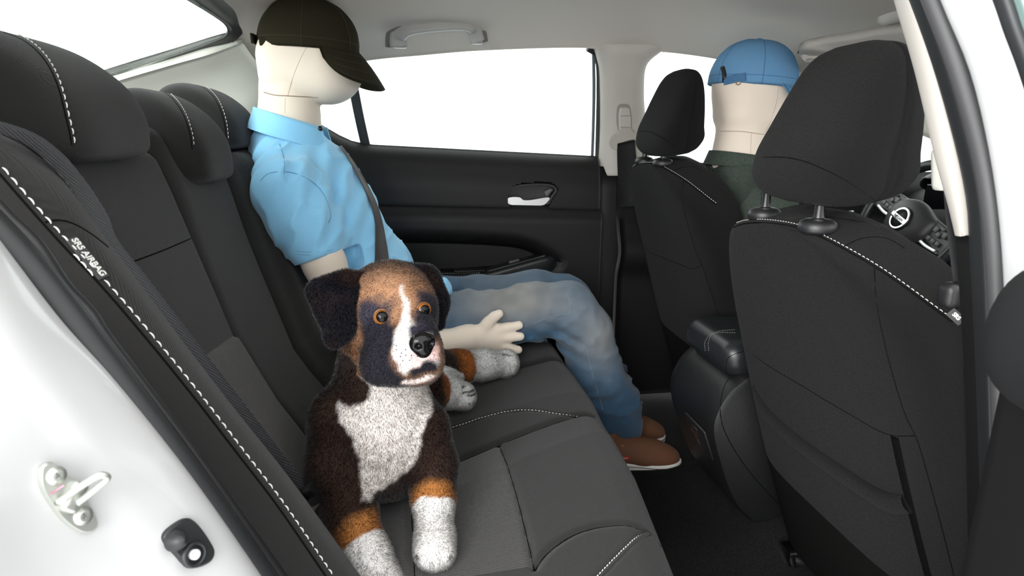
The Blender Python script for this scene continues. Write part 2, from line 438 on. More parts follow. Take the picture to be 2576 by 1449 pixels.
CONS = mat('console_plastic', (0.007, 0.0072, 0.0075), 0.42, spec=0.4, noise=(420, 0.35))
LEATH = mat('black_leatherette', (0.010, 0.011, 0.012), 0.36, noise=(700, 0.12))
RUBBER = mat('black_rubber', (0.010, 0.011, 0.012), 0.5)
LINER = mat('headliner_cloth', (0.52, 0.485, 0.44), 0.95, spec=0.1, noise=(900, 0.2))
LTRIM = mat('light_grey_trim', (0.56, 0.555, 0.50), 0.6, noise=(500, 0.1))
LTRIM2 = mat('warm_grey_plastic', (0.42, 0.395, 0.36), 0.55)
WHITEP = mat('white_car_paint', (0.45, 0.455, 0.455), 0.25, coat=0.4)
CARPET = mat('dark_carpet', (0.007, 0.007, 0.007), 1.0, spec=0.1, noise=(1400, 1.0), vary=(380, '#30302f', 0.5))
CHROME = mat('chrome', (0.8, 0.8, 0.8), 0.12, metal=1.0)
SATIN = mat('satin_silver', (0.62, 0.62, 0.62), 0.32, metal=0.9)
STEEL = mat('zinc_steel', (0.72, 0.74, 0.70), 0.35, metal=0.7)
SKINC = mat('cream_mannequin_cloth', (0.80, 0.70, 0.59), 0.85, spec=0.2, noise=(900, 0.15), sheen=0.15)
WEB = mat('belt_webbing', (0.032, 0.032, 0.036), 0.6, rib=((0.5, 0.5, 0.7), 110, 0.5))
WEBK = mat('black_belt_webbing', (0.009, 0.009, 0.010), 0.7, spec=0.3, noise=(900, 0.3))
WEBG = mat('grey_belt_webbing', (0.058, 0.053, 0.053), 0.7, noise=(900, 0.3))
GLASS = glass_mat()
# ================================================================== THE SETTING
def pxs(L): return np.array([PY(*e) for e in L])
# studio floor outside the car
mesh('ground', [(-9, -9, -.32), (9, -9, -.32), (9, 9, -.32), (-9, 9, -.32)], [(0, 1, 2, 3)], mat('studio_floor', (.85, .85, .85), .7), kind='structure', label='plain white studio floor outside the car')

# cabin floor with the centre tunnel hump
def floor_z(x, y):
    x, y = np.asarray(x, float), np.asarray(y, float)
    hump = .034+.12*np.clip((x-.62)/.5, 0, 1)
    return hump*np.exp(-(np.abs(y)/.19)**6)+.004*vnoise(np.stack([x, y, 0*x], -1), 9, 3)
gx = np.linspace(-.5, 2.0, 120); gy = np.linspace(-.72, .72, 110)
X, Y = np.meshgrid(gx, gy, indexing='ij'); V = np.stack([X, Y, floor_z(X, Y)], -1).reshape(-1, 3)
Vs, Fs = slab(V, 120, 110, -.02)
flo = mesh('floor', Vs, Fs, CARPET, kind='structure', label='dark carpeted cabin floor with a low centre hump')

# headliner
st = [-.47, -.3, -.17, .0, .15, .47, .55, .7, .87, 1.1, 1.35]
ye = [.61, .63, .64, .635, .625, .612, .612, .608, .60, .585, .57]
ze = [1.02, 1.062, 1.098, 1.117, 1.13, 1.142, 1.135, 1.135, 1.117, 1.075, 1.02]
zc = [1.185, 1.20, 1.208, 1.215, 1.22, 1.22, 1.22, 1.215, 1.20, 1.165, 1.12]
def roof_at(x, t):
    e = np.interp(x, st, ye); z0 = np.interp(x, st, ze); z1 = np.interp(x, st, zc); return A(x, t*e, z0+(z1-z0)*(1-abs(t)**5))
ts = np.concatenate([np.linspace(-1, -.6, 14), np.linspace(-.5, .5, 9), np.linspace(.6, 1, 22)])
xs = np.linspace(-.47, 1.35, 90)
sx = np.array([crom(np.array([st, v]).T, 200) for v in (ye, ze, zc)])
def smooth_at(k, x): return np.interp(x, sx[k][:, 0], sx[k][:, 1])
V = np.array([[A(x, t*smooth_at(0, x), smooth_at(1, x)+(smooth_at(2, x)-smooth_at(1, x))*(1-abs(t)**5)) for t in ts] for x in xs]).reshape(-1, 3)
Vs, Fs = slab(V, len(xs), len(ts), .03)
mesh('ceiling', Vs, Fs, LINER, kind='structure', label='pale grey cloth headliner')
# windscreen header closing the roof ahead of the visors
V = patch([[A(1.35, y, z) for y, z in ((-.57, 1.02), (-.3, 1.11), (0, 1.12), (.3, 1.11), (.57, 1.02))], [A(1.47, y, z) for y, z in ((-.56, 1.0), (-.3, 1.085), (0, 1.095), (.3, 1.085), (.56, 1.0))]], 4, 30)
Vs, Fs = slab(V, 4, 30, .02); mesh('trim_1', Vs, Fs, LINER, kind='structure', label='headliner edge above the windscreen')

# rear window: glass, dark ceramic border, heating wires
rwT = [A(-.475, y, z) for y, z in ((-.50, 1.135), (-.25, 1.168), (0, 1.18), (.25, 1.168), (.44, 1.143), (.50, 1.13))]
rwB = [A(-1.02, y, z) for y, z in ((-.60, .93), (-.3, .955), (0, .962), (.3, .955), (.52, .936), (.60, .93))]
V = patch([rwT, [(a+b)/2+A(0, 0, .02) for a, b in zip(rwT, rwB)], rwB], 14, 26); Vs, Fs = slab(V, 14, 26, .004)
rw = mesh('window_1', Vs, Fs, GLASS, kind='structure', label='sloping rear window with faint heating wires')
G = V.reshape(14, 26, 3); wires = []
for k in range(3, 12):
    t = k/13*13; P = crom([G[k][j]-A(0, 0, .003) for j in range(0, 26, 3)], 26); wires.append(sweep(P, circ(.00035, 4)))
Vw, Fw = join(wires); mesh('heating_wire', Vw, Fw, mat('heater_wire', (.55, .50, .45), .6), rw, kind='stuff')
frit = mat('black_glass_border', (.02, .022, .02), .35)
# border along the roof edge and round the far upper corner
inn = pxs([(300, -100, .0), (380, -55, .12), (470, -3, .25), (535, 37, .36), (562, 58, .42), (571, 75, .45), (565, 88, .465), (545, 98, .475), (500, 115, .495), (420, 142, .52), (290, 184, .555), (160, 225, .60)])
out = pxs([(360, -115, .0), (440, -63, .12), (520, -9, .26), (575, 40, .385), (597, 60, .445), (604, 77, .47), (597, 93, .482), (575, 104, .488), (515, 120, .505), (428, 147, .53), (292, 188, .56), (162, 229, .605)])
I = crom(inn, 60); O = crom(out, 60); mid = (I+O)/2+A(0, 0, .002)
V = np.stack([I, mid, O, O+A(.03, .0, .03)], 1).reshape(-1, 3); Vs, Fs = slab(V, 60, 4, .004); mesh('border_strip', Vs, Fs, frit, rw)
# parcel shelf and boot wall
Vb, Fb = boxg((-.74, 0, .845), (.60, 1.24, .03), .006); mesh('trim_2', Vb, Fb, BLACKS, kind='structure', label='dark parcel shelf behind the rear seat')

# far rear pillar trim (pale plastic)
rowsC = [pxs([(120, 245, .60), (292, 188, .56), (430, 146, .53), (520, 119, .505), (606, 88, .50)]),
         pxs([(200, 285, .64), (350, 235, .61), (470, 195, .585), (550, 165, .56), (630, 122, .54)]),
         pxs([(300, 330, .67), (430, 290, .645), (530, 245, .625), (595, 210, .60), (655, 160, .585)]),
         pxs([(400, 390, .69), (510, 350, .67), (590, 305, .65), (632, 250, .63), (675, 200, .625)]),
         pxs([(480, 440, .70), (570, 400, .69), (620, 350, .672), (648, 290, .66), (690, 225, .65)])]
V = patch(rowsC, 26, 26); Vs, Fs = slab(V, 26, 26, .025); mesh('trim_3', Vs, Fs, LTRIM, kind='structure', label='pale grey plastic trim of the far rear pillar')
gapline = crom(pxs([(583, 100, .488), (604, 133, .523), (625, 174, .568), (640, 205, .598), (655, 218, .612)])+A(0, -.0015, 0), 40)
Vq, Fq = sweep(gapline, circ(.0011, 6)); mesh('trim_4', Vq, Fq, mat('panel_gap', (.05, .05, .045), .8), kind='structure', label='thin panel gap between rear pillar trim and headliner')

# ---- far rear door
def belt(x): return np.interp(x, [-.5, -.40, -.33, -.275, -.235, -.19, -.16, .53, .9, 1.5], [.99, .955, .905, .872, .853, .843, .840, .804, .785, .75])
Yd = .715
gx = np.linspace(-.44, .537, 190); gt = np.linspace(0, 1, 170)
X, T = np.meshgrid(gx, gt, indexing='ij'); Zb = belt(X); Z = Zb-(Zb-.03)*T
z1 = np.interp(X, [-.2, .55], [.682, .655])            # crease under the upper pad
def sst(a, b, x): t = np.clip((x-a)/(b-a), 0, 1); return t*t*(3-2*t)
dtop = Zb-Z
h = .024*np.sqrt(np.clip(1-((.03-np.minimum(dtop, .03))/.03)**2, 0, 1))             # rolled top edge
h += .020*sst(0, .10, dtop)*(1-sst(.012, -.004, Z-z1))
h += .05*sst(.012, -.030, Z-z1)                                     # ledge that comes inward below the crease
h -= .006*np.exp(-((Z-z1-.004)/.006)**2)
bowl = crom([A(-.35, .622), A(0, .612), (.2, .60), (.30, .585), (.375, .55), (.42, .51), (.405, .475), (.33, .455), (.1, .44), (-.35, .44)], 90, closed=False)
ins = inside(X, Z, np.vstack([bowl, [(-.6, .44), (-.6, .622)]])); db = poly_dist(X, Z, bowl)
h -= np.where(ins, .060*sst(0, .028, db), 0)
h -= .004*np.exp(-(db/.004)**2)
rec = crom(pxs([(1277, 505, .670), (1283, 480, .670), (1300, 471, .670), (1385, 469, .670), (1396, 478, .670), (1388, 490, .670), (1372, 515, .670), (1360, 521, .670), (1290, 516, .670)]), 60, closed=True)
_c = rec.mean(axis=0); _t = np.roll(rec, -1, axis=0)-np.roll(rec, 1, axis=0); _o = np.stack([_t[:, 2], 0*_t[:, 0], -_t[:, 0]], 1); _o /= np.linalg.norm(_o, axis=1, keepdims=True); _o = _o*(1 if np.sum(_o*(rec-_c)) > 0 else -1)
hole = inside(X, Z, (rec+_o*.002)[:, [0, 2]]).ravel()
V = np.stack([X, Yd-h, Z], -1).reshape(-1, 3); Vs, Fs = slab(V, 190, 170, -.03); _hh = np.concatenate([hole, hole]); Fs = [f for f in Fs if not _hh[list(f)].any()]
door = empty('door_1', (0.05, Yd, .03), 'dark far rear door panel with armrest and pull handle', None, kind='structure')
mesh('door_panel', Vs, Fs, BLACKS, door)
# door pull recess and lever
def dxz(px, py, off=.04): return PY(px, py, Yd-off)
cen = rec.mean(axis=0)
rings = [rec+_o*.009+A(0, .003, 0), rec+_o*.006+A(0, -.0035, 0), rec+A(0, -.003, 0), rec-_o*.002+A(0, .020, 0)]
V = np.vstack(rings+[[cen+A(0, .024, 0)]]); F = []
for a in range(3):
    for i in range(60): F.append((a*60+i, (a+1)*60+i, (a+1)*60+(i+1) % 60, a*60+(i+1) % 60))
F += [(180+i, 240, 180+(i+1) % 60) for i in range(60)]
recess = mesh('handle_recess', V, F, mat('recess_black', (.004, .004, .0045), .4), door, autos=.5)
lev = pxs([(1277, 503, .660), (1279, 498, .655), (1308, 497, .655), (1316, 503, .655), (1330, 504, .655), (1380, 497, .655), (1383, 499, .655), (1372, 513, .655), (1366, 516, .655), (1282, 514, .655), (1277, 509, .655)])
Vl, Fl = extrude(crom(lev, 50, closed=True), .012, (0, 1, 0)); mesh('pull_lever', Vl, Fl, SATIN, recess, autos=.6)
Vl, Fl = extrude(pxs([(1369, 482, .675), (1384, 475, .675), (1388, 478, .675), (1374, 494, .675)]), .006, (0, 1, 0)); mesh('lock_tab', Vl, Fl, mat('grey_plastic', (.10, .10, .10), .4), recess, smooth=False)
# armrest with switch pod
arm = crom([A(-.33, .648, .455), A(-.1, .646, .452), A(.08, .644, .450), A(.17, .643, .452), A(.27, .643, .475), A(.36, .646, .497), A(.40, .655, .502)], 60)
Va, Fa = sweep(arm, rrect(.07, .055, .012), up=(0, 0, 1), scale=np.interp(np.linspace(0, 1, 60), [0, .9, .97, 1], [1, 1, .85, .45])); armr = mesh('armrest', Va, Fa, LEATH, door)
for dy in (-.020, -.026):
    P = crom([p+A(0, dy, .0285) for p in arm[:34]], 60); Vq, Fq = stitches(P, .004, .003, .0006); mesh('stitching', Vq, Fq, DTHREAD, armr, kind='stuff')
Vq, Fq = sweep(crom([A(.17, .644, .478), A(.27, .643, .503), A(.36, .646, .525)], 14), rrect(.045, .010, .004), up=(0, 0, 1)); pod = mesh('switch_pod', Vq, Fq, BLACKP, armr)
Vq, Fq = boxg((.262, .645, .507), (.035, .022, .012), .003, R=Matrix.Rotation(-.25, 3, 'Y')); mesh('window_switch', Vq, Fq, mat('switch_grey', (.05, .05, .05), .35), pod)
Vq, Fq = boxg((.12, .652, .482), (.10, .05, .006), .0028); mesh('pull_cup_rim', Vq, Fq, BLACKP, armr)

# ---- far side windows: glass panes, divider bar, seals
def glass_quad(name, label, pts, parent=None, n=14):
    top, bot = pts; V = patch([crom(top, 6), crom(bot, 6)], 2, n) if False else patch([top, [(a+b)/2+A(0, .012, 0) for a, b in zip(top, bot)], bot], 8, n)
    Vs, Fs = slab(V, 8, n, .004); return mesh(name, Vs, Fs, GLASS, parent, kind='structure' if parent is None else None, label=label)
glass_quad('window_2', 'far rear door window, white daylight outside', [[A(-.27, .665, 1.08), A(-.17, .655, 1.11), A(.15, .645, 1.142), A(.47, .635, 1.15), A(.53, .635, 1.15)], [A(-.20, .735, .83), A(-.1, .735, .826), A(.15, .733, .81), A(.47, .731, .795), A(.53, .731, .79)]])
glass_quad('window_3', 'small far quarter window behind the divider bar', [[A(-.45, .655, 1.03), A(-.38, .66, 1.05), A(-.34, .662, 1.06), A(-.30, .663, 1.07), A(-.275, .665, 1.08)], [A(-.45, .735, .93), A(-.38, .735, .92), A(-.33, .735, .89), A(-.27, .735, .86), A(-.205, .735, .83)]])
bar = pxs([(878, 170, .655), (886, 205, .665), (905, 300, .69), (926, 392, .718)])
Vq, Fq = sweep(crom(bar, 20), rrect(.028, .012, .004), up=(0, 1, 0)); mesh('trim_5', Vq, Fq, RUBBER, kind='structure', label='slim black bar dividing the far rear windows')
# black seals: quarter window rear arc, door window front edge
qs = crom(pxs([(690, 200, .64), (668, 222, .635), (655, 255, .645), (648, 300, .665), (647, 335, .69), (660, 365, .70)]), 40)
Vq, Fq = sweep(qs, circ(.012, 10, .008), up=(0, 1, 0)); mesh('trim_6', Vq, Fq, RUBBER, kind='structure', label='black rubber seal round the far quarter window')
fs = crom(pxs([(1478, 122, .622), (1497, 135, .632), (1505, 160, .64), (1507, 230, .662), (1505, 330, .69), (1502, 432, .712)]), 50)
Vq, Fq = sweep(fs, circ(.0085, 10, .006), up=(0, 1, 0)); mesh('trim_7', Vq, Fq, RUBBER, kind='structure', label='black rubber seal at the front of the far rear window')
gl = crom(pxs([(1493, 135, .64), (1494, 230, .668), (1492, 330, .696), (1489, 412, .716)]), 30)
Vq, Fq = sweep(gl, rrect(.010, .006, .002), up=(0, 1, 0)); mesh('trim_8', Vq, Fq, mat('glass_channel', (.10, .12, .13), .3), kind='structure', label='thin window channel strip')

# ---- far middle pillar: pale upper trim, black lower trim
L_ = pxs([(1498, 100, .60), (1506, 130, .618), (1514, 165, .632), (1517, 230, .652), (1516, 330, .682), (1512, 440, .70)])
R_ = pxs([(1690, 105, .60), (1655, 128, .612), (1622, 160, .63), (1614, 230, .655), (1621, 330, .685), (1632, 440, .70)])
Mi = [(a+b)/2+A(0, -.022 if i else -.006, 0) for i, (a, b) in enumerate(zip(L_, R_))]
Q1 = [a*.8+b*.2+A(0, -.018 if i else -.004, 0) for i, (a, b) in enumerate(zip(L_, R_))]; Q3 = [a*.2+b*.8+A(0, -.018 if i else -.004, 0) for i, (a, b) in enumerate(zip(L_, R_))]
V = patch([L_+A(0, .02, 0), L_, Q1, Mi, Q3, R_, R_+A(0, .02, 0)], 34, 30); Vs, Fs = slab(V, 34, 30, -.008)
bp = mesh('trim_9', Vs, Fs, LTRIM2, kind='structure', label='warm grey upper trim of the far middle pillar')
cap = crom(pxs([(1553, 150, .606), (1558, 146, .606), (1594, 145, .606), (1597, 150, .606), (1592, 172, .612), (1587, 176, .612), (1556, 174, .612), (1552, 169, .612)])+A(0, -.001, 0), 40, closed=True)
Vq, Fq = sweep(np.vstack([cap, cap[:1]]), circ(.0009, 5), up=(0, 1, 0), caps=False); mesh('airbag_cover_outline', Vq, Fq, mat('groove_shadow', (.20, .19, .17), .8), bp)
ppl = [A(.52, .735, 1), A(.53, .705, 1), A(.55, .685, 1), A(.60, .678, 1), A(.66, .685, 1), A(.68, .72, 1)]
V = np.array([[p*A(1, 1, 0)+A(.0 + .06*max(0, .5-z), 0, z) for p in crom(ppl, 24)] for z in np.linspace(.80, .02, 12)]).reshape(-1, 3)
Vs, Fs = slab(V, 12, 24, -.02); mesh('trim_10', Vs, Fs, BLACKS, kind='structure', label='black lower trim of the far middle pillar')
# ---- far front door and its window
gx = np.linspace(.60, 1.75, 60); gt = np.linspace(0, 1, 50); X, T = np.meshgrid(gx, gt, indexing='ij'); Zb = belt(X); Z = Zb-(Zb-.03)*T; d = Zb-Z
h = .024*np.sqrt(np.clip(1-((.03-np.minimum(d, .03))/.03)**2, 0, 1))+.03*sst(.12, .2, d)+.03*np.exp(-((d-.27)/.05)**2)
Vs, Fs = slab(np.stack([X, Yd-h, Z], -1).reshape(-1, 3), 60, 50, -.03); mesh('door_2', Vs, Fs, BLACKS, kind='structure', label='dark far front door panel')
Vh, Fh = sweep(crom(pxs([(2095, 545, .63), (2110, 541, .62), (2130, 536, .62), (2143, 533, .63)]), 14), rrect(.014, .010, .003), up=(0, 0, 1)); mesh('pull_lever', Vh, Fh, SATIN, bpy.data.objects['door_2'])
glass_quad('window_4', 'far front door window, white daylight outside', [[A(.64, .64, 1.15), A(.75, .635, 1.15), A(.9, .63, 1.13), A(1.1, .62, 1.09), A(1.35, .60, 1.03)], [A(.64, .731, .79), A(.9, .731, .775), A(1.2, .731, .76), A(1.5, .731, .74), A(1.75, .731, .73)]])
# far windscreen pillar and windscreen
ap = [A(1.05, .600, 1.075), A(1.3, .595, 1.015), A(1.6, .60, .935), A(1.9, .64, .845)]
Vq, Fq = sweep(crom(ap, 30), rrect(.075, .05, .02), up=(0, .9, .4)); mesh('trim_11', Vq, Fq, LTRIM, kind='structure', label='pale trim of the far windscreen pillar')
apn = [p*A(1, -1, 1) for p in ap]; Vq, Fq = sweep(crom(apn, 30), rrect(.075, .05, .02), up=(0, -.9, .4)); mesh('trim_12', Vq, Fq, LTRIM, kind='structure', label='pale trim of the near windscreen pillar')
V = patch([[A(1.47, y, z) for y, z in ((-.56, 1.0), (-.3, 1.085), (0, 1.095), (.3, 1.085), (.56, 1.0))], [A(2.15, y, z) for y, z in ((-.66, .78), (-.3, .81), (0, .82), (.3, .81), (.66, .78))]], 6, 20)
Vs, Fs = slab(V, 6, 20, .004); ws = mesh('window_5', Vs, Fs, GLASS, kind='structure', label='sloping windscreen beyond the front seats')
V = patch([[A(1.475, y, z) for y, z in ((-.55, .997), (-.3, 1.08), (0, 1.09), (.3, 1.08), (.55, .997))], [A(1.60, y, z) for y, z in ((-.56, .957), (-.3, 1.03), (0, 1.04), (.3, 1.03), (.56, .957))]], 4, 20)
Vs, Fs = slab(V-A(0, 0, .004), 4, 20, -.001)
tb = bpy.data.materials.new('shade_band'); tb.use_nodes = True; nt = tb.node_tree; nt.nodes.remove(nt.nodes['Principled BSDF']); tr = nt.nodes.new('ShaderNodeBsdfTransparent'); tr.inputs[0].default_value = (.16, .24, .22, 1); nt.links.new(tr.outputs[0], nt.nodes['Material Output'].inputs[0])
mesh('shade_band', Vs, Fs, tb, ws)

# ---- near side: painted door jamb behind the opening, with rubber seal
c0 = pxs([(-190, 430, -.70), (-90, 530, -.70), (0, 643, -.70), (133, 815, -.70), (262, 960, -.70), (450, 1195, -.70), (632, 1449, -.70), (740, 1610, -.70), (840, 1780, -.70)])
c1 = pxs([(-260, 480, -.735), (-165, 590, -.735), (-60, 720, -.735), (70, 900, -.735), (190, 1060, -.735), (350, 1290, -.735), (470, 1470, -.735), (560, 1630, -.735), (660, 1800, -.735)])
c2 = pxs([(-330, 520, -.765), (-240, 640, -.765), (-130, 790, -.765), (10, 975, -.765), (120, 1130, -.765), (250, 1340, -.765), (340, 1480, -.765), (420, 1640, -.765), (520, 1820, -.765)])
c3 = pxs([(-470, 600, -.80), (-370, 720, -.80), (-270, 860, -.80), (-120, 1050, -.80), (20, 1230, -.80), (110, 1400, -.80), (180, 1540, -.80), (240, 1700, -.80), (330, 1880, -.80)])
c4 = pxs([(-640, 640, -.83), (-560, 780, -.83), (-450, 930, -.83), (-290, 1130, -.83), (-110, 1330, -.83), (-30, 1500, -.83), (40, 1640, -.83), (100, 1800, -.83), (180, 1960, -.83)])
c0b = c0+A(-.012, .02, 0); rise = A(.006, -.004, .003)
V = patch([c0b, c0, c1+rise, c2, c3-rise*.6, c4], 36, 60); Vs, Fs = slab(V, 36, 60, .006 if True else 0)
body = mesh('wall_right', Vs, Fs, WHITEP, kind='structure', label='white painted car body beside the open rear door')
sl = crom(pxs([(-200, 370, -.685), (-80, 505, -.685), (30, 622, -.685), (90, 690, -.685), (170, 790, -.685), (285, 940, -.685), (470, 1185, -.685), (655, 1445, -.685), (760, 1600, -.685), (860, 1760, -.685)]), 90)
Vq, Fq = sweep(sl, circ(.0125, 14), up=(0, -1, 0)); mesh('trim_13', Vq, Fq, RUBBER, kind='structure', label='black rubber door seal along the white body')
lip = crom(pxs([(-130, 405, -.675), (0, 550, -.675), (75, 622, -.672), (150, 730, -.668), (215, 800, -.668), (240, 840, -.672), (330, 960, -.675), (500, 1185, -.675), (690, 1449, -.675), (800, 1600, -.675)]), 90)
Vq, Fq = sweep(lip, circ(.011, 10, .008), up=(0, -1, 0)); mesh('trim_14', Vq, Fq, BLACKP, kind='structure', label='dark trim lip between door seal and rear seat')

# ---- near middle pillar at the right of the opening
def strip(name, Lp, Rp, m, label, mid=-.006, th=.012, nu=8, mids=None):
    L_, R_ = pxs(Lp), pxs(Rp); L_ = crom(L_, 40); R_ = crom(R_, 40); Mi = (L_+R_)/2+np.array([A(mid, mid, 0)]*40)
    V = patch([L_+A(.01, .006, 0), L_, Mi, R_, R_+A(.012, .0, 0)], 18, 40); Vs, Fs = slab(V, 18, 40, th); return mesh(name, Vs, Fs, m, kind='structure', label=label)
strip('trim_15', [(2160, -330, -.585), (2205, -160, -.60), (2248, 0, -.61), (2300, 180, -.625), (2352, 400, -.64), (2385, 520, -.65), (2402, 592, -.655)],
      [(2155, -330, -.63), (2225, -160, -.64), (2288, 0, -.645), (2352, 180, -.655), (2412, 400, -.665), (2432, 520, -.67), (2438, 592, -.672)], LTRIM2, 'pale upper trim of the near middle pillar')
strip('trim_16', [(2150, -330, -.635), (2220, -160, -.645), (2286, 0, -.65), (2350, 180, -.66), (2410, 400, -.67), (2432, 520, -.675), (2437, 600, -.678), (2450, 900, -.685), (2462, 1449, -.69), (2466, 1560, -.69)],
      [(2185, -330, -.655), (2262, -160, -.665), (2326, 0, -.67), (2392, 180, -.68), (2452, 400, -.69), (2476, 600, -.70), (2488, 900, -.71), (2500, 1449, -.72), (2504, 1560, -.72)], RUBBER, 'black inner seal of the near middle pillar', mid=-.003)
ws2 = crom(pxs([(2205, -330, -.675), (2283, -160, -.685), (2348, 0, -.69), (2414, 180, -.70), (2474, 400, -.71), (2502, 600, -.72), (2515, 900, -.73), (2528, 1449, -.74), (2530, 1560, -.74)]), 60)
Vq, Fq = sweep(ws2, circ(.0085, 14), up=(1, 0, 0)); mesh('trim_17', Vq, Fq, mat('grey_rubber', (.05, .05, .052), .45), kind='structure', label='rounded grey door seal on the near middle pillar')
strip('wall_front', [(2225, -330, -.69), (2310, -160, -.70), (2366, 0, -.705), (2440, 180, -.715), (2492, 400, -.725), (2518, 600, -.735), (2532, 900, -.745), (2545, 1449, -.755), (2548, 1560, -.755)],
      [(2420, -330, -.735), (2500, -160, -.745), (2545, 0, -.75), (2600, 180, -.76), (2650, 400, -.77), (2680, 600, -.78), (2700, 900, -.79), (2710, 1449, -.80), (2712, 1560, -.80)], WHITEP, 'white painted outer side of the near middle pillar', mid=-.004)
strip('trim_18', [(2402, 586, -.652), (2412, 720, -.66), (2420, 850, -.665), (2430, 1150, -.672), (2436, 1449, -.678), (2440, 1600, -.68)],
      [(2470, 598, -.69), (2474, 720, -.695), (2480, 850, -.70), (2486, 1150, -.705), (2492, 1449, -.71), (2494, 1600, -.71)], BLACKS, 'black lower trim of the near middle pillar', mid=-.004)
fd = crom(pxs([(2420, -260, -.80), (2508, -60, -.83), (2532, 0, -.835), (2556, 70, -.84), (2590, 160, -.845), (2640, 320, -.85), (2700, 560, -.855), (2740, 800, -.86)]), 40)
Vq, Fq = sweep(fd, rrect(.010, .012, .003), up=(1, 0, 0)); mesh('trim_19', Vq, Fq, RUBBER, kind='structure', label='black strip on the near front door frame')
fd2 = crom(pxs([(2450, -260, -.805), (2540, -60, -.835), (2566, 0, -.84), (2590, 70, -.845), (2640, 200, -.85), (2730, 560, -.86), (2770, 800, -.865)]), 40)
Vq, Fq = sweep(fd2, rrect(.012, .01, .003), up=(1, 0, 0)); mesh('trim_20', Vq, Fq, mat('green_grey_glass_edge', (.10, .15, .14), .2), kind='structure', label='grey green window edge of the near front door')
# near front door, closed, with daylight above it
Vq, Fq = boxg((1.18, -.76, .40), (1.05, .10, .72), .02); mesh('door_3', Vq, Fq, BLACKS, kind='structure', label='closed near front door beyond the middle pillar')

# ---- open rear door at the right edge of the picture
od = empty('door_4', (.53, -.79, .05), 'open near rear door with dark inner panel at the picture edge', None, kind='structure')
dv = A(-.20, -.98, 0); dn = A(-.98, .20, 0)
o0 = A(.509, -.766, 0)
def oq(s, z, n=0): return o0+dv*s+dn*n+A(0, 0, z)
sgrid = np.linspace(0, .6, 60); zgrid = np.linspace(-.12, .70, 80); Sg, Zg = np.meshgrid(sgrid, zgrid, indexing='ij')
hh = .02*sst(0, .02, Sg)
V = np.array([oq(s, z, n) for s, z, n in zip(Sg.ravel(), Zg.ravel(), hh.ravel())]); Vs, Fs = slab(V, 60, 80, .05 if False else -.05)
mesh('door_panel', Vs, Fs, BLACKS, od)
c_ = PP(2640, 890, o0+dn*.035, dn); sm = Soft(); sm.cap(c_, c_+dv*.4, .048, .048, .01, fl=(dn, 1.3)); c_ = PP(2650, 770, o0+dn*.03, dn); sm.cap(c_, c_+dv*.4, .034, .034, .03, fl=(dn, 1.3))
V, F = sm.build(.008); mesh('door_pull_bolster', relax(V, F, 2), F, mat('door_bolster_trim', (.007, .0072, .0078), .75, spec=.25, noise=(900, .3)), od)

# near rear pillar, out of the picture to the left: closes the cabin behind the opening
V = patch([[A(-1.0, -.64, .84), A(-.7, -.66, .86), A(-.42, -.675, .88)], [A(-1.0, -.62, .93), A(-.72, -.62, .98), A(-.45, -.64, 1.0)], [A(-1.0, -.60, .94), A(-.75, -.55, 1.03), A(-.47, -.52, 1.13)]], 14, 14)
Vs, Fs = slab(V, 14, 14, -.04); mesh('trim_21', Vs, Fs, LTRIM, kind='structure', label='pale trim of the near rear pillar')

# outer rear quarter of the white body, out of the picture to the left
V = patch([c4, c4+A(-.02, -.014, 0), c4+A(-.10, -.022, 0), c4+A(-.45, -.02, 0), c4+A(-.85, .02, 0)], 20, 50); Vs, Fs = slab(V, 20, 50, .006)
mesh('wall_rear', Vs, Fs, WHITEP, kind='structure', label='white outer rear quarter of the car body')
# ================================================================== REAR BENCH SEAT
BO = A(-.235, 0, .35); BV = A(-.35, 0, .937); BN = A(.937, 0, .35)
def SB(u, v, n): return BO+BV*v+BN*n+A(0, u, 0)
def sbpx(px, py, n0=0.0):
    p = PP(px, py, BO+BN*n0, BN); return p[1], (p-BO)@BV
bench = empty('rear_bench_seat', (0, 0, .03), 'charcoal cloth rear bench seat with three headrests and pale stitching', 'car seat')
s1 = np.array([sbpx(*e, -.012) for e in ((345, 300), (370, 350), (430, 480), (480, 600), (535, 730), (585, 850), (680, 1000), (770, 1110), (800, 1150))])
s2 = np.array([sbpx(*e, -.030) for e in ((520, 395), (550, 440), (595, 560), (640, 680), (680, 780), (720, 880), (765, 935), (810, 978), (830, 1000))])
def su(s, v): return np.interp(-v, -s[:, 1], s[:, 0])
def back_section(name, uL, uR, vtop, hgt, mat_, edge=(.022, .022), nu=70, nv=130, vb=-.06, er=.035):
    a = np.linspace(0, 1, nu); a = .5-.5*np.cos(np.pi*a)*.6-.2*(1-2*a); t = np.linspace(0, 1, nv)
    V = np.zeros((nu, nv, 3))
    for i, aa in enumerate(a):
        for j, tt in enumerate(t):
            um = uL(.3)*(1-aa)+uR(.3)*aa; vt = vtop(um); L = vt-vb
            s = tt*(L+.12); v = vb+min(s, L-.03)
            u = uL(v)*(1-aa)+uR(v)*aa
            dl, dr = u-uL(v), uR(v)-u
            n = hgt(u, v)
            for dd, e in ((dl, edge[0]), (dr, edge[1])):
                if dd < er: n -= e*(1-math.sqrt(max(0, 1-(1-dd/er)**2)))
            if s > L-.03:    # roll over the top
                w = (s-(L-.03))/.15; ang = w*math.pi*.62
                rr = .07; v = vb+L-.03+.045*math.sin(min(ang, math.pi/2)); n = n-rr*(1-math.cos(ang))
            V[i, j] = SB(u, v, n)
    V = V.reshape(-1, 3); Vs, Fs = slab(V, nu, nv, .03 if np.cross(V[nv]-V[0], V[1]-V[0])@BN < 0 else -.03)
    return V, Vs, Fs, nu, nv
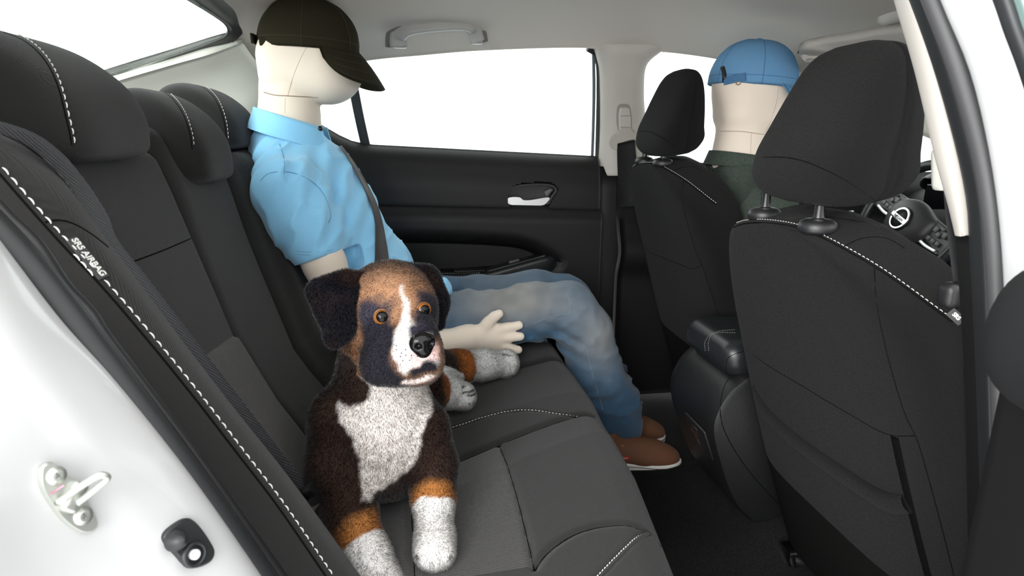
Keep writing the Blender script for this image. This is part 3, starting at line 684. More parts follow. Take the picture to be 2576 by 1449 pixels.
# near section
def h_near(u, v): return -.004+.006*math.cos((u+.33)/.16*1.2)
V, Vs, Fs, nu, nv = back_section('backrest', lambda v: -.50, lambda v: su(s1, v), lambda u: np.interp(u, [-.5, -.4, -.25, -.17], [.60, .585, .565, .555]), h_near, CLOTH)
nearback = mesh('backrest', Vs, Fs, CLOTH, bench, label='near backrest section with ribbed lower panel'); bv_near = bvh(Vs, Fs)
# ribbed lower panel stands a little proud
ulo = lambda v: -.485
pv = [sbpx(*e) for e in ((500, 905), (545, 880), (585, 855))]
nu2, nv2 = 30, 40; V2 = np.zeros((nu2, nv2, 3))
for i in range(nu2):
    for j in range(nv2):
        a = i/(nu2-1); t = j/(nv2-1); vt = .262-.022*a; v = -.05+(vt+.05)*t; u = -.485*(1-a)+(su(s1, v)-.006)*a
        e = min((u+.485), (su(s1, v)-.006-u), (vt-v)); n = h_near(u, v)+.0085-.010*max(0, 1-e/.010)**2
        V2[i, j] = SB(u, v, n-.020*max(0, 1-(su(s1, v)-u)/.035)**2)
V2 = V2.reshape(-1, 3); Vx, Fx = slab(V2, nu2, nv2, -.012); mesh('ribbed_insert', Vx, Fx, RIBB, nearback, label='ribbed cloth panel')
seam('seam_line', bv_near, [(330, 660), (410, 630), (480, 600)], nearback)
# centre section
def h_mid(u, v): return -.012+.007*math.cos((u+.05)/.11*1.2)+.006*sst(.35, .5, v)
V, Vs, Fs, nu, nv = back_section('backrest', lambda v: su(s1, v), lambda v: su(s2, v), lambda u: np.interp(u, [-.18, -.08, .02, .09, .14], [.60, .597, .585, .55, .515]), h_mid, CLOTH, edge=(.016, .03))
midback = mesh('backrest', Vs, Fs, CLOTH, bench, label='narrow centre backrest section'); bv_mid = bvh(Vs, Fs)
# far section with its own raised inner side
def h_far(u, v): return -.004+.022*sst(.02, .10, u-su(s2, v))+.03*sst(.5, .6, u)
V, Vs, Fs, nu, nv = back_section('backrest', lambda v: su(s2, v), lambda v: .645, lambda u: np.interp(u, [.05, .2, .5], [.52, .535, .55]), h_far, CLOTH, edge=(.03, .05))
farback = mesh('backrest', Vs, Fs, CLOTH, bench, label='far backrest section behind the mannequin'); bv_far = bvh(Vs, Fs)

# near outer side bolster with pale stitching
Spx = [(-120, 285), (-80, 330), (0, 425), (100, 540), (180, 628), (260, 712), (380, 852), (500, 1000), (600, 1130), (700, 1260), (830, 1449), (930, 1600)]
Ipx = [(-70, 322), (-20, 335), (55, 362), (117, 405), (180, 470), (236, 556), (338, 694), (470, 874), (575, 1010), (709, 1176), (840, 1352), (960, 1520)]
S_ = crom(pxs([(a, b, -.600) for a, b in Spx]), 70); I_ = crom(pxs([(a, b, -.535) for a, b in Ipx]), 70)
rows = [I_+A(0, .030, 0)-BN*.10, I_+A(0, .014, 0)-BN*.045, I_+A(0, .004, 0)-BN*.013, I_+A(0, -.003, 0)-BN*.001, I_*.75+S_*.25+BN*.006, I_*.4+S_*.6+BN*.007, S_*.9+I_*.1+BN*.002, S_, S_+A(0, -.006, 0)-BN*.006, S_+A(0, -.016, 0)-BN*.016, S_+A(0, -.034, 0)-BN*.042, S_+A(0, -.052, 0)-BN*.085, S_+A(0, -.06, 0)-BN*.13]
V = patch(rows, 50, 110); _g = V.reshape(50, 110, 3); _n = np.cross(_g[26, 50]-_g[25, 50], _g[25, 51]-_g[25, 50]); print('BOLSTER SIGN', _n@BN); Vs, Fs = slab(V, 50, 110, -.02 if _n@BN > 0 else .02)
bol = mesh('side_bolster', Vs, Fs, CLOTH, bench, label='near outer side bolster with pale stitching'); bv_bol = bvh(Vs, Fs)
Sl = [(a+5, b-3) for a, b in Spx[2:-1]]
stitch_row(bv_bol, Sl, bol, .0075, .0030, .0008)
seam('seam_line', bv_bol, [(a-8, b+5) for a, b in Spx[2:-1]], bol, .0012)
seam('seam_line', bv_bol, [(113, 560), (135, 554), (165, 556), (205, 573), (245, 600), (272, 622)], bol, .0011)
# airbag tag
P, Nn = drape(bv_bol, [(180, 612), (215, 652), (258, 705)], .0012); ex = P[2]-P[0]; nn = Nn.mean(axis=0); ey = np.cross(nn, ex)
tagm = mat('tag_black', (.035, .035, .036), .7)
Vt, Ft = boxg((0, 0, 0), (.046, .012, .0012), .0005); tg = mesh('airbag_tag', place(Vt, P[1]+ey/np.linalg.norm(ey)*.0015, ex, ey), Ft, tagm, bol, label='small cloth airbag tag')
Vt, Ft = text_geo('SRS AIRBAG', .0085, .0004, .0002); Vt = Vt*A(.042/(Vt[:, 0].max()-Vt[:, 0].min()), 1, 1)
mesh('lettering', place(Vt, P[1]+ey/np.linalg.norm(ey)*.0025+nn*.0009, ex, ey), Ft, THREAD, tg, smooth=False)
P2, N2 = drape(bv_bol, [(185, 640), (215, 672), (243, 706)], .0015)
Vt, Ft = stitches(crom(P2, 20), .0075, .0012, .0009, nrm=nn); mesh('stitching', Vt, Ft, THREAD, tg, kind='stuff')

# headrests: profile seen from the side, padded across
def headrest(name, prof, yc, hw, m, parent, label=None, exp=4.5, ny=46, npf=70, taper=0):
    pr = crom(np.array(prof), npf, closed=True); cx = pr.mean(axis=0); V = []
    for a in np.linspace(-1, 1, ny):
        a = math.sin(a*math.pi/2); s = max(1e-3, (1-abs(a)**exp))**(1/exp); q = cx+(pr-cx)*max(.02, s)
        V += [(p[0], yc+a*(hw-taper*max(0, (p[1]-cx[1])/.1)), p[1]) for p in q]
    V = np.array(V); F = grid_faces(ny, npf, wrapv=True)+[tuple(range(npf))[::-1], tuple(range((ny-1)*npf, ny*npf))]
    return mesh(name, V, F, m, parent, label=label), bvh(V, F)
pr0 = np.array([(-.386, .862), (-.381, .88), (-.384, .915), (-.398, .945), (-.425, .973), (-.462, .996), (-.505, 1.006), (-.545, .995), (-.57, .96), (-.575, .91), (-.565, .862), (-.48, .852)])
hr1, bh1 = headrest('headrest', pr0, -.357, .118, CLOTH, bench, 'large near headrest')
pr1 = (pr0-A(-.386, .862))*A(.92, 1.08)+A(-.378, .812)
hr2, bh2 = headrest('headrest', pr1, -.012, .098, CLOTH, bench, 'centre headrest')
pr2 = (pr0-A(-.386, .862))*A(.95, .95)+A(-.418, .868)
hr3, bh3 = headrest('headrest', pr2, .335, .115, CLOTH, bench, 'far headrest beside the mannequin')
for hr, bh, st_, sm in ((hr1, bh1, [(14, 78), (55, 93), (92, 118), (122, 152), (145, 195), (160, 240), (172, 290), (183, 335), (187, 362)], 1.0), (hr2, bh2, [(400, 220), (428, 236), (452, 262), (468, 290), (478, 318), (485, 345), (488, 372)], .8), (hr3, bh3, [(490, 207), (520, 220), (545, 245), (560, 275), (570, 310), (575, 352)], .8)):
    stitch_row(bh, st_, hr, .0066 if sm == 1 else .0055, .0028, .0008*sm)
    seam('seam_line', bh, [(a-(7 if sm == 1 else 5), b+3) for a, b in st_], hr, .0010)

# cushion
def xf(y): return np.interp(y, [-.66, -.55, -.3, 0, .3, .66], [.305, .322, .352, .362, .355, .345])
zt = lambda x, y: .302+.016*sst(-.05, .26, x)
cs1 = crom([A(-.3, -.2), (-.1, -.160), (.025, -.106), (.126, -.066), (.194, -.062), (.26, -.085), (.30, -.088)], 40)[:, :2] if False else crom(np.array([(-.3, -.2), (-.1, -.160), (.025, -.106), (.126, -.066), (.194, -.062), (.26, -.085), (.30, -.088)]), 40)
cs2 = crom(np.array([(-.3, -.33), (-.1, -.27), (.028, -.217), (.117, -.171), (.2, -.13), (.27, -.098), (.31, -.085), (.325, -.083)]), 40)
cs3 = crom(np.array([(.117, -.171), (.121, -.25), (.124, -.36), (.124, -.45), (.123, -.53)]), 30)
cs4 = crom(np.array([(-.048, -.25), (-.045, -.32), (-.040, -.42), (-.034, -.53)]), 30)
cs5 = crom(np.array([(-.3, .12), (-.1, .14), (.103, .166), (.205, .191), (.295, .234), (.33, .25)]), 40)
cs6 = crom(np.array([(.123, -.53), (.15, -.500), (.196, -.472), (.24, -.464), (.275, -.467), (.298, -.478)]), 30)
cs7 = crom(np.array([(.298, -.478), (.265, -.508), (.231, -.538), (.19, -.575)]), 20)
nx, ny = 190, 330
sv = np.linspace(0, 1, nx); yv = np.linspace(-.655, .655, ny); V = np.zeros((nx, ny, 3)); r0 = .065
for j, y in enumerate(yv):
    x1 = xf(y); Ltop = x1-r0+.30; arc = r0*math.radians(100); Ld = .22; tot = Ltop+arc+Ld
    # more samples on top and roll than on the front face
    ss = np.interp(sv, [0, .78, .93, 1], [0, Ltop, Ltop+arc, tot])
    for i, s in enumerate(ss):
        if s <= Ltop: x = -.30+s; z = zt(x, y)
        elif s <= Ltop+arc: a = (s-Ltop)/r0; x = x1-r0+r0*math.sin(a); z = zt(x1-r0, y)-r0*(1-math.cos(a))
        else: a = math.radians(100); d = s-Ltop-arc; x = x1-r0+r0*math.sin(a)-d*.17; z = zt(x1-r0, y)-r0*(1-math.cos(a))-d
        V[i, j] = (x, y, z)
X, Yy = V[..., 0], V[..., 1]
tw = sst(-.0, -.12, V[..., 2]-.31); top = 1-tw
Dz = np.zeros_like(X)
for s_, w, d in ((cs1, .0035, .0035), (cs2, .007, .006), (cs3, .005, .0045), (cs4, .006, .004), (cs5, .010, .008), (cs6, .005, .004), (cs7, .004, .003)):
    Dz -= d*np.exp(-(poly_dist(X, Yy, s_)/w)**2)*top
# soft pillows between the seams, rounded outer end
Dz += .010*np.minimum(1, poly_dist(X, Yy, cs2)/.09)*top+.008*np.minimum(1, poly_dist(X, Yy, cs5)/.09)*top
e = np.clip((np.abs(Yy)-.60)/.055, 0, 1); Dz -= .045*(1-np.sqrt(1-e**2*.98))*top
V[..., 2] += Dz; V = V.reshape(-1, 3)
Fg = np.array(grid_faces(nx, ny))
xx, yy = V[:, 0], V[:, 1]
reg = inside(xx, yy, np.vstack([cs2[:int(np.argmin(np.abs(cs2[:, 0]-.117)))+1], [(.122, -.175)], cs3, [(.123, -.53), (-.3, -.53)]])) & (V[:, 2] > .27)
(Vi, Fi, ui), (Vc, Fc, uc) = split(V, Fg, reg)
bv_cu = bvh(V, Fg)
cush = mesh('cushion', Vc, Fc, CLOTH, bench, label='long rear seat cushion')
mesh('ribbed_insert', Vi, Fi, RIBC, cush, label='ribbed cloth panel')
def cush_z(x, y):
    h, n_, i_, d_ = bv_cu.ray_cast(Vector((x, y, .6)), Vector((0, 0, -1))); return h.z if h else .31
def on_c(L, lift=.0003): return np.array([A(p[0], p[1], cush_z(p[0], p[1])+lift) for p in L])
P = on_c(cs1[12:]); Vq, Fq = stitches(resample(P, .004)+A(0, .003, .0008), .0045, .0028, .0007); mesh('stitching', Vq, Fq, THREAD, cush, kind='stuff')
for s_ in (cs1, cs2, cs3, cs4, cs5, cs6):
    Vq, Fq = sweep(resample(on_c(s_, -.0008), .006), circ(.0012, 6)); mesh('seam_line', Vq, Fq, GAP, cush)
P = on_c(cs7); Vq, Fq = stitches(resample(P, .004)+A(-.004, .0, .0008), .004, .002, .0008); mesh('stitching', Vq, Fq, THREAD, cush, kind='stuff')
Vq, Fq = sweep(resample(P, .006)+A(.003, 0, .0015), circ(.0026, 8)); mesh('piping', Vq, Fq, CLOTH, cush)
Vq, Fq = sweep(resample(np.vstack([on_c([(.298, -.478), (.315, -.488)]), [A(.322, -.498, .27), A(.320, -.505, .2), A(.312, -.51, .1)]]), .006), circ(.0014, 6)); mesh('seam_line', Vq, Fq, GAP, cush)
# ================================================================== FRONT SEATS, CONSOLE
FO = A(.52, -.385, .74); LEAN = math.atan(.27)
FD = A(math.sin(LEAN), 0, -math.cos(LEAN)); FN = A(-math.cos(LEAN), 0, -math.sin(LEAN))
def SF(u, s, n): return FO+FD*s+FN*n+A(0, u, 0)
def front_seat():
    root = empty('front_seat', (FO[0]+.2, FO[1], .03), 'charcoal cloth front passenger seat with chrome headrest posts, nearest the camera', 'car seat', 'front seats')
    # backrest: rings across (closed loops) down the height
    ss = np.array([-.02, .0, .03, .08, .15, .25, .35, .45, .55, .62, .68])
    hwI = np.array([.16, .205, .232, .248, .255, .252, .248, .24, .225, .21, .19])   # half width
    fwd = np.array([.10, .125, .135, .14, .145, .15, .155, .16, .165, .165, .15])    # thickness
    sd = np.linspace(-.02, .68, 90); rows = []
    K = 72
    hw = crom(np.array([ss, hwI]).T, 200); th = crom(np.array([ss, fwd]).T, 200)
    def ring(s, shrink=1.0):
        w = np.interp(s, hw[:, 0], hw[:, 1])*shrink; t = np.interp(s, th[:, 0], th[:, 1])*(.55+.45*shrink); out = []
        for k in range(K):
            a = 2*math.pi*k/K; c_, s_ = math.cos(a), math.sin(a); e = 2/4.4
            u = (1.08 if c_ > 0 else 1.0)*w*abs(c_)**e*(1 if c_ > 0 else -1); n = abs(s_)**(2/2.4)*(1 if s_ > 0 else -1)
            n = -t/2+(t/2)*n
            if s_ < 0: n -= .035*sst(.5, .95, abs(u)/w)*(s_**2)    # front side bolsters
            if s < .10: n += 0
            out.append(SF(u, s+(.022*(abs(u)/.22)**2.3 if u > 0 else .10*(abs(u)/.22)**1.7)*(1-sst(.10, .45, s)), n))
        return out
    top = [[SF(0, -.017, -.06)]*K]
    rings = [ring(-.016, .45), ring(-.0145, .72), ring(-.010, .88), ring(-.002, .97)]+[ring(s) for s in np.linspace(.010, .68, 80)]
    V = np.array(top+rings).reshape(-1, 3); F = grid_faces(len(top+rings), K, wrapv=True)
    F.append(tuple(range(V.shape[0]-K, V.shape[0])))
    bb = bvh(V, F); Fq_ = np.array([f for f in F if len(f) == 4]); low = np.zeros(len(V), bool); low[(4+1+int(80*.735))*K:] = True
    (Vl, Fl, _a), (Vu, Fu, _b) = split(V, Fq_, low)
    back = mesh('backrest', Vu, Fu, CLOTHF, root); mesh('lower_panel', Vl, Fl, mat('dark_back_felt', (.0045, .0044, .0042), 1.0, spec=.05, noise=(900, .6)), back)
    # headrest
    tab = np.array([(.791, .540, .605, .095), (.800, .520, .618, .130), (.820, .507, .628, .145), (.86, .510, .625, .146), (.90, .525, .624, .142), (.95, .545, .622, .131), (.982, .560, .618, .115), (1.000, .572, .612, .09), (1.009, .584, .602, .05)])
    H = crom(tab, 60); V = []; K = 64
    for z, xr, xq, w in H:
        for k in range(K):
            a = 2*math.pi*k/K; c_, s_ = math.cos(a), math.sin(a); e = 2/4.0
            u = w*abs(c_)**e*((1-.20*sst(.84, .98, z)) if c_ > 0 else -(.93-.03*sst(.9, 1.0, z))); q = abs(s_)**(2/2.6 if s_ < 0 else 2/5)
            x = (xr+xq)/2+((xq-xr)/2)*q*(1 if s_ > 0 else -1)+(.012*(u/.14)**2 if s_ < 0 else 0)
            V.append((x, -.387+u, z+.020*((x-xr)/.11)*(1-sst(.80, .90, z))))
    V = np.array(V); F = grid_faces(60, K, wrapv=True)+[tuple(range(K))[::-1], tuple(range(59*K, 60*K))]
    head = mesh('headrest', V, F, CLOTHF, root); bh = bvh(V, F)
    # posts and guides
    for px, py, bx, by in ((1926, 512, 1927, 527), (2060, 540, 2061, 556)):
        p = PX(px, py, .548); Vp, Fp = sweep([A(.548, p[1], .70), A(.548, p[1], .80)], circ(.0075, 16)); post = mesh('headrest_post', Vp, Fp, CHROME, root)
        q = PX(bx, by, .548); q[1] = p[1]
        Vg, Fg = lathe([(0, -.018), (.024, -.018), (.0265, -.013), (.0265, -.007), (.024, -.001), (.017, .0025), (.0085, .003), (.0085, .0045), (.0, .0045)], q, (0, 0, 1), 32); Vg = q+(Vg-q)*A(1.0, .95, 1); mesh('post_guide', Vg, Fg, BLACKP, root)
    return root, back, bb, head, bh
seatN, backN, bbN, headN, bhN = front_seat()
# seams and pale stitching on the near seat
topst = [(1842, 566), (1870, 556), (1910, 553), (1960, 557), (2010, 567), (2065, 590), (2120, 618), (2200, 664), (2250, 697), (2300, 733), (2350, 770), (2396, 803)]
sts = [stitch_row(bbN, topst, backN, .0042, .0022, .0005)]
sts.append(seam('seam_line', bbN, [(a, b+7) for a, b in topst], backN, .0016))
for L in ([(2200, 672), (2203, 740), (2218, 830), (2245, 940), (2280, 1050), (2305, 1100), (2335, 1200), (2370, 1330), (2400, 1449)],
          [(2128, 618), (2160, 602), (2200, 596), (2240, 603), (2275, 625)],
          [(1868, 872), (1940, 925), (2000, 960), (2120, 1032), (2240, 1095), (2300, 1096)],
          [(1945, 1180), (2000, 1232), (2100, 1330), (2210, 1449)]):
    sts.append(seam('seam_line', bbN, L, backN, .0009))
for L in ([(1892, 398), (1960, 395), (2010, 402), (2060, 420), (2130, 455), (2196, 500)],):
    sts.append(seam('seam_line', bhN, L, headN, .0009))
# map pocket: soft rolled rim
P, Nn = drape(bbN, [(1897, 975), (1925, 1030), (1985, 1092), (2060, 1150), (2140, 1205), (2210, 1250), (2250, 1266), (2285, 1266)], .0015, 60)
if len(P):
    Vq, Fq = sweep(relax_line(P), circ(.0155, 14, .010), nrm=None, up=(-1, 0, -.3), scale=np.interp(np.linspace(0, 1, len(P)), [0, .12, .9, 1], [.35, 1, 1, .8])); mesh('pocket_rim', Vq, Fq, CLOTHF, backN)
P, Nn = drape(bbN, [(2247, 1098), (2262, 1170), (2285, 1270), (2312, 1380), (2330, 1449)], -.001, 40)
if len(P):
    Vq, Fq = sweep(relax_line(P), circ(.0085, 8, .0022), up=(-1, 0, -.3)); mesh('pocket_elastic', Vq, Fq, mat('elastic_black', (.003, .003, .003), 1.0, spec=.03), backN)
# black recliner cover knob and airbag tag on the near side of the seat
Vk, Fk = Soft().box(PY(2400, 742, -.615), (.016, .012, .015), .009).build(.003); mesh('seat_lever', Vk, Fk, BLACKP, seatN)
P = PY(2405, 797, -.625); tg2 = None
Vt, Ft = boxg((0, 0, 0), (.019, .011, .0015), .0005); tg2 = mesh('airbag_tag', place(Vt, P, ray(2412, 806)*.62-ray(2392, 788)*.62, (0, 0, 1)), Ft, tagm, seatN, label='small cloth airbag tag')
Vt, Ft = text_geo('SRS', .0065, .0004, .0002); mesh('lettering', place(Vt, P+A(-.0012, -.0016, .001), ray(2412, 806)*.62-ray(2392, 788)*.62, (0, 0, 1)), Ft, THREAD, tg2, smooth=False)
# seat base and rail under the near seat
Vq, Fq = boxg((.98, -.385, .26), (.52, .48, .16), .05, seg=3); mesh('cushion', Vq, Fq, CLOTHF, seatN)
Vq, Fq = sweep(crom([PZ(1995, 1412, .05), PZ(2080, 1410, .05), PZ(2200, 1440, .05)], 12), circ(.012, 12)); mesh('adjuster_bar', Vq, Fq, BLACKP, seatN)
for y in (-.20, -.57):
    Vq, Fq = sweep([A(.72, y, .03), A(1.3, y, .06)], rrect(.045, .035, .008), up=(0, 0, 1)); mesh('seat_rail', Vq, Fq, BLACKP, seatN)
    Vq, Fq = boxg((.86, y, .11), (.25, .03, .13), .01); mesh('rail_bracket', Vq, Fq, BLACKP, seatN)

# the far front seat is the same seat, set further forward and higher
def copy_tree(o, parent=None, off=None):
    c_ = o.copy(); COL.objects.link(c_); c_.parent = parent
    if off is not None: c_.location = Vector(o.location)+Vector(off)
    for ch in list(o.children): copy_tree(ch, c_)
    return c_
DF = A(.066, .755, .062)
skip = {'airbag_tag', 'seat_lever', 'pocket_rim', 'pocket_elastic', 'lettering'}
def copy_sel(o, parent=None, off=None):
    c_ = o.copy(); COL.objects.link(c_); c_.parent = parent
    if off is not None: c_.location = Vector(o.location)+Vector(off)
    for ch in list(o.children):
        if ch.name.split('.')[0] not in skip: copy_sel(ch, c_)
    return c_
seatF = copy_sel(seatN, None, DF); seatF['label'] = "charcoal cloth driver's seat beyond, holding the mannequin in the blue cap"
for ch in seatF.children:
    if ch.name.startswith('headrest') and 'post' not in ch.name: ch.location.z -= .014

# ---- centre console between the front seats
con = empty('centre_console', (.7, 0, .06), 'black centre console with padded armrest lid, between the front seats', 'console')
prof = np.array([(.640, .402), (.605, .372), (.582, .33), (.575, .29), (.60, .20), (.645, .10), (.69, .05), (.78, .03), (1.5, .03), (1.5, .38), (.9, .40)])
pr = crom(prof[:7], 40); full = np.vstack([pr, prof[7:]]); V = []
ycs = [-.122, -.118, -.105, -.085, .085, .105, .118, .122]; ins_ = [.016, .006, .0015, 0, 0, .0015, .006, .016]
cxy = A(.95, .25)
for y, q in zip(ycs, ins_):
    d = full-cxy; L = np.linalg.norm(d, axis=1, keepdims=True); V += [(p[0], y, p[1]) for p in full-d/L*q]
k = len(full); F = grid_faces(len(ycs), k, wrapv=True, flip=True)+[tuple(range(k)), tuple(range(7*k, 8*k))[::-1]]
body_c = mesh('console_body', np.array(V), F, CONS, con, autos=.7)
lid = Soft(); lid.box(A(.865, 0, .432), (.265, .112, .040), .034); V, F = lid.build(.006)
V = relax(V, F, 2); lidm = mesh('armrest_lid', V, F, LEATH, con); bvl = bvh(V, F)
for off in (0, 9):
    stitch_row(bvl, [(1775+off, 882), (1774+off, 862), (1785+off*.7, 845-off*.2), (1805+off*.3, 835+off*.3), (1850, 830+off*.9)], lidm, .003, .002, .0006, DTHREAD)
seam('seam_line', bvl, [(1828, 935), (1826, 918), (1832, 900), (1850, 890), (1872, 884)], lidm, .0009)
bvc = bvh(np.array([con.matrix_world@v.co for v in body_c.data.vertices])+np.array(con.location), [list(p.vertices) for p in body_c.data.polygons])
seam('panel_gap', bvc, [(1842, 945), (1825, 965), (1815, 1000), (1812, 1040), (1825, 1090), (1880, 1180), (1960, 1270)], body_c, .0012)
P, Nn = drape(bvc, [(1760, 1095)], .001)
if len(P):
    n0 = Nn[0]; ey = A(-.35, 0, .94); ex = np.cross(ey, n0)
    Vv, Fv = boxg((0, 0, 0), (.10, .075, .006), .002); vp = mesh('outlet_panel', place(Vv, P[0], ex, ey), Fv, BLACKP, con)
    Vv, Fv = boxg((-.012, 0, .003), (.04, .045, .004), .0015); mesh('socket_door', place(Vv, P[0], ex, ey), Fv, mat('gloss_black', (.01, .01, .01), .15), vp)
# ================================================================== REAR MANNEQUIN
def rotm(ax, deg): return np.array(Matrix.Rotation(math.radians(deg), 3, ax))
SHIRT = mat('pale_blue_polo', (.29, .66, .96), .85, spec=.2, noise=(1300, .25), sheen=.3, vary=(420, '#7fb9e2', .3))
SEAMC = mat('mannequin_seam', (.50, .40, .32), .9)
YM = .365
man = empty('mannequin', (-.05, YM, .01), 'faceless cream mannequin in pale blue polo, jeans and olive cap, belted in rear seat', 'mannequin')
# --- body: head, neck, arms in one skin
hp = lambda px, py, y=YM: PY(px, py, y)
b = Soft()
b.ell(hp(774, 122), (.104, .078, .103), .01)
b.box(hp(760, 170), (.096, .072, .068), .050, .03)
b.ell(hp(836, 184), (.068, .060, .062), .055)
b.cap(hp(728, 225), hp(728, 300), .069, .069, .003)
b.cap(hp(730, 300), A(-.315, YM, .80), .067, .055, .02)
ARM = [hp(745, 520, .195), hp(815, 660, .165), hp(885, 838, .165), hp(1000, 866, .185), hp(1100, 862, .20), hp(1175, 850, .21)]
b.chain(ARM, [.045, .045, .042, .036, .030, .031], .02)
fl = ((0, 1, 0), 1.7)
b.cap(ARM[-1], hp(1238, 848, .215), .031, .040, .02, fl=fl)
def finger(pts, r): b.chain([hp(*p) for p in pts], r, .007)
finger([(1215, 830, .213), (1228, 812, .205), (1243, 797, .20), (1256, 789, .197)], [.019, .015, .0125, .0115])
finger([(1240, 833, .212), (1275, 824, .206), (1306, 818, .204)], [.0155, .0125, .0115])
finger([(1242, 850, .212), (1280, 848, .205), (1309, 846, .204)], [.015, .0128, .0118])
finger([(1240, 868, .214), (1275, 875, .208), (1304, 880, .208)], [.0145, .0125, .0112])
finger([(1235, 868, .235), (1268, 866, .242), (1292, 862, .245)], [.0135, .0115, .010])
# far arm rests on the far thigh
b.cap(A(-.315, YM, .80), hp(745, 520, .195), .045, .042, .02); b.cap(A(-.315, YM, .80), A(-.29, .53, .72), .045, .042, .02)
b.chain([A(-.29, .53, .72), A(-.22, .58, .58), A(-.10, .585, .44), A(.08, .575, .40)], [.05, .044, .036, .028], .02)
b.ell(A(.11, .575, .395), (.05, .020, .032), .015)
V, F = b.build(.0045); V = relax(V, F, 3, .5)
body_m = mesh('body', V, F, SKINC, man, label='cream cloth head, neck, arm and hand'); bvm = bvh(V, F)
for L, r in (([(664, 232), (690, 239), (722, 241), (760, 243), (800, 245)], .0013), ([(790, 90), (765, 130), (748, 165), (735, 200), (724, 240)], .0007), ([(718, 246), (717, 265), (716, 285)], .0006)):
    seam('seam_line', bvm, L, body_m, r, SEAMC if r < .001 else mat('neck_gap', (.30, .22, .17), .9), -.0002)

# --- cap
def make_cap(c, rx, ry, rz, tilt, yaw, m, bd, blen, bw, drop, root, label, stm, straplabel, backopen=False, sidedrop=.034, pitch=12):
    """crown dome, six panel seams, button, visor, adjuster strap"""
    Rm = np.array(Matrix.Rotation(yaw, 3, 'Z')@Matrix.Rotation(tilt, 3, 'Y'))
    T = lambda P: np.asarray(c)+np.asarray(P)@Rm.T
    cap_o = empty('cap', tuple(c), label); cap_o.parent = root; cap_o.location = Vector(c)-Vector(root.location)
    K, J = 72, 26; V = []
    for j in range(J):
        el = math.radians(-6)+(math.pi/2-math.radians(-6))*j/(J-1)
        for k in range(K):
            a = 2*math.pi*k/K; s = math.cos(el)**.80 if el > 0 else 1.0
            z = rz*(math.sin(el) if el > 0 else el*.9)
            w = 1+.010*math.sin(3*a+2*el)+.012*vnoise(A(math.cos(a)*2, math.sin(a)*2, el*3)[None], 1.7, 5)[0]
            if backopen and j < 7: pass
            V.append((rx*s*math.cos(a)*w, ry*s*math.sin(a)*w, z))
    V = np.array(V); G = grid_faces(J, K, wrapv=True)
    Vi = V*A(.975, .97, .975)-A(0, 0, .002); n = len(V); F = G+[tuple(i+n for i in f[::-1]) for f in G]+[(k+n, (k+1) % K+n, (k+1) % K, k) for k in range(K)]
    crown = mesh('crown', T(np.vstack([V, Vi])), [tuple(f) for f in F], m, cap_o)
    Vt = T(V)
    for k0 in range(0, K, 12):
        Vq, Fq = sweep(Vt.reshape(J, K, 3)[:-1, (k0+6) % K], circ(.0009, 5)); mesh('panel_seam', Vq, Fq, stm, crown)
    Vq, Fq = sweep(np.vstack([Vt.reshape(J, K, 3)[3], Vt.reshape(J, K, 3)[3][:1]]), circ(.0007, 5), caps=False); mesh('band_seam', Vq, Fq, stm, crown)
    Vq, Fq = lathe([(0, .004), (.004, .0036), (.0065, .0015), (.007, -.002), (0, -.002)], T(A(0, 0, rz)), Rm[:, 2], 14); mesh('button', Vq, Fq, m, cap_o)
    nu, nv = 40, 14; B = []
    for i in range(nu):
        f = -1+2*i/(nu-1); a = f*math.radians(bw)
        base = A(rx*.985*math.cos(a), ry*.985*math.sin(a), -.004)
        ln = blen*max(0.02, math.cos(f*math.pi/2))**.38
        dirv = A(bd[0], 0, bd[1])*ln+A(-.25*(1-math.cos(a))*ln, .80*math.sin(a)*ln, 0)
        for j in range(nv):
            t = j/(nv-1); p = base+dirv*t; p[2] -= (sidedrop*(f*f)*t+drop*t*t)*ln/blen; B.append(p)
    B = np.array(B); Vs, Fs = slab(T(B), nu, nv, .0045); vis = mesh('visor', Vs, Fs, m, cap_o)
    for q in (3, 6, 9, 12):
        Vq, Fq = sweep(T(B.reshape(nu, nv, 3)[2:-2, q]), circ(.0005, 4)); mesh('visor_stitching', Vq, Fq, stm, vis, kind='stuff')
    return cap_o, crown, T
OLIVE = mat('olive_cap_cotton', (.022, .019, .010), .95, spec=.15, noise=(700, .5), vary=(60, '#2a2719', .4))
OLIVES = mat('olive_thread', (.035, .03, .018), .9)
capc = hp(777, 118)
cap_o, crown, TC = make_cap(capc, .1175, .089, .108, math.radians(3), 0, OLIVE, (.66, -.62), .095, 72, .022, man, 'faded olive baseball cap', OLIVES, '')
P = [TC(A(-.118, y, z)) for y, z in ((-.045, .004), (-.02, .006), (.01, .006), (.04, .004))]
Vq, Fq = sweep(crom(P, 12), rrect(.022, .003, .001), up=(-1, 0, 0)); mesh('strap', Vq, Fq, OLIVE, cap_o)
bq = hp(682, 86, YM-.062); Vq, Fq = sweep(np.vstack([crom([bq+A(-.004, 0, -.010), bq+A(-.004, -.002, .010), bq+A(.004, -.003, .010), bq+A(.004, 0, -.010)], 24, closed=True)]), circ(.0013, 6)); mesh('buckle', Vq, Fq, mat('brass', (.55, .42, .16), .35, metal=.9), cap_o)
Vq, Fq = Soft().box(hp(668, 106, YM-.05), (.012, .014, .010), .005).build(.002); mesh('strap_end', Vq, Fq, OLIVE, cap_o)

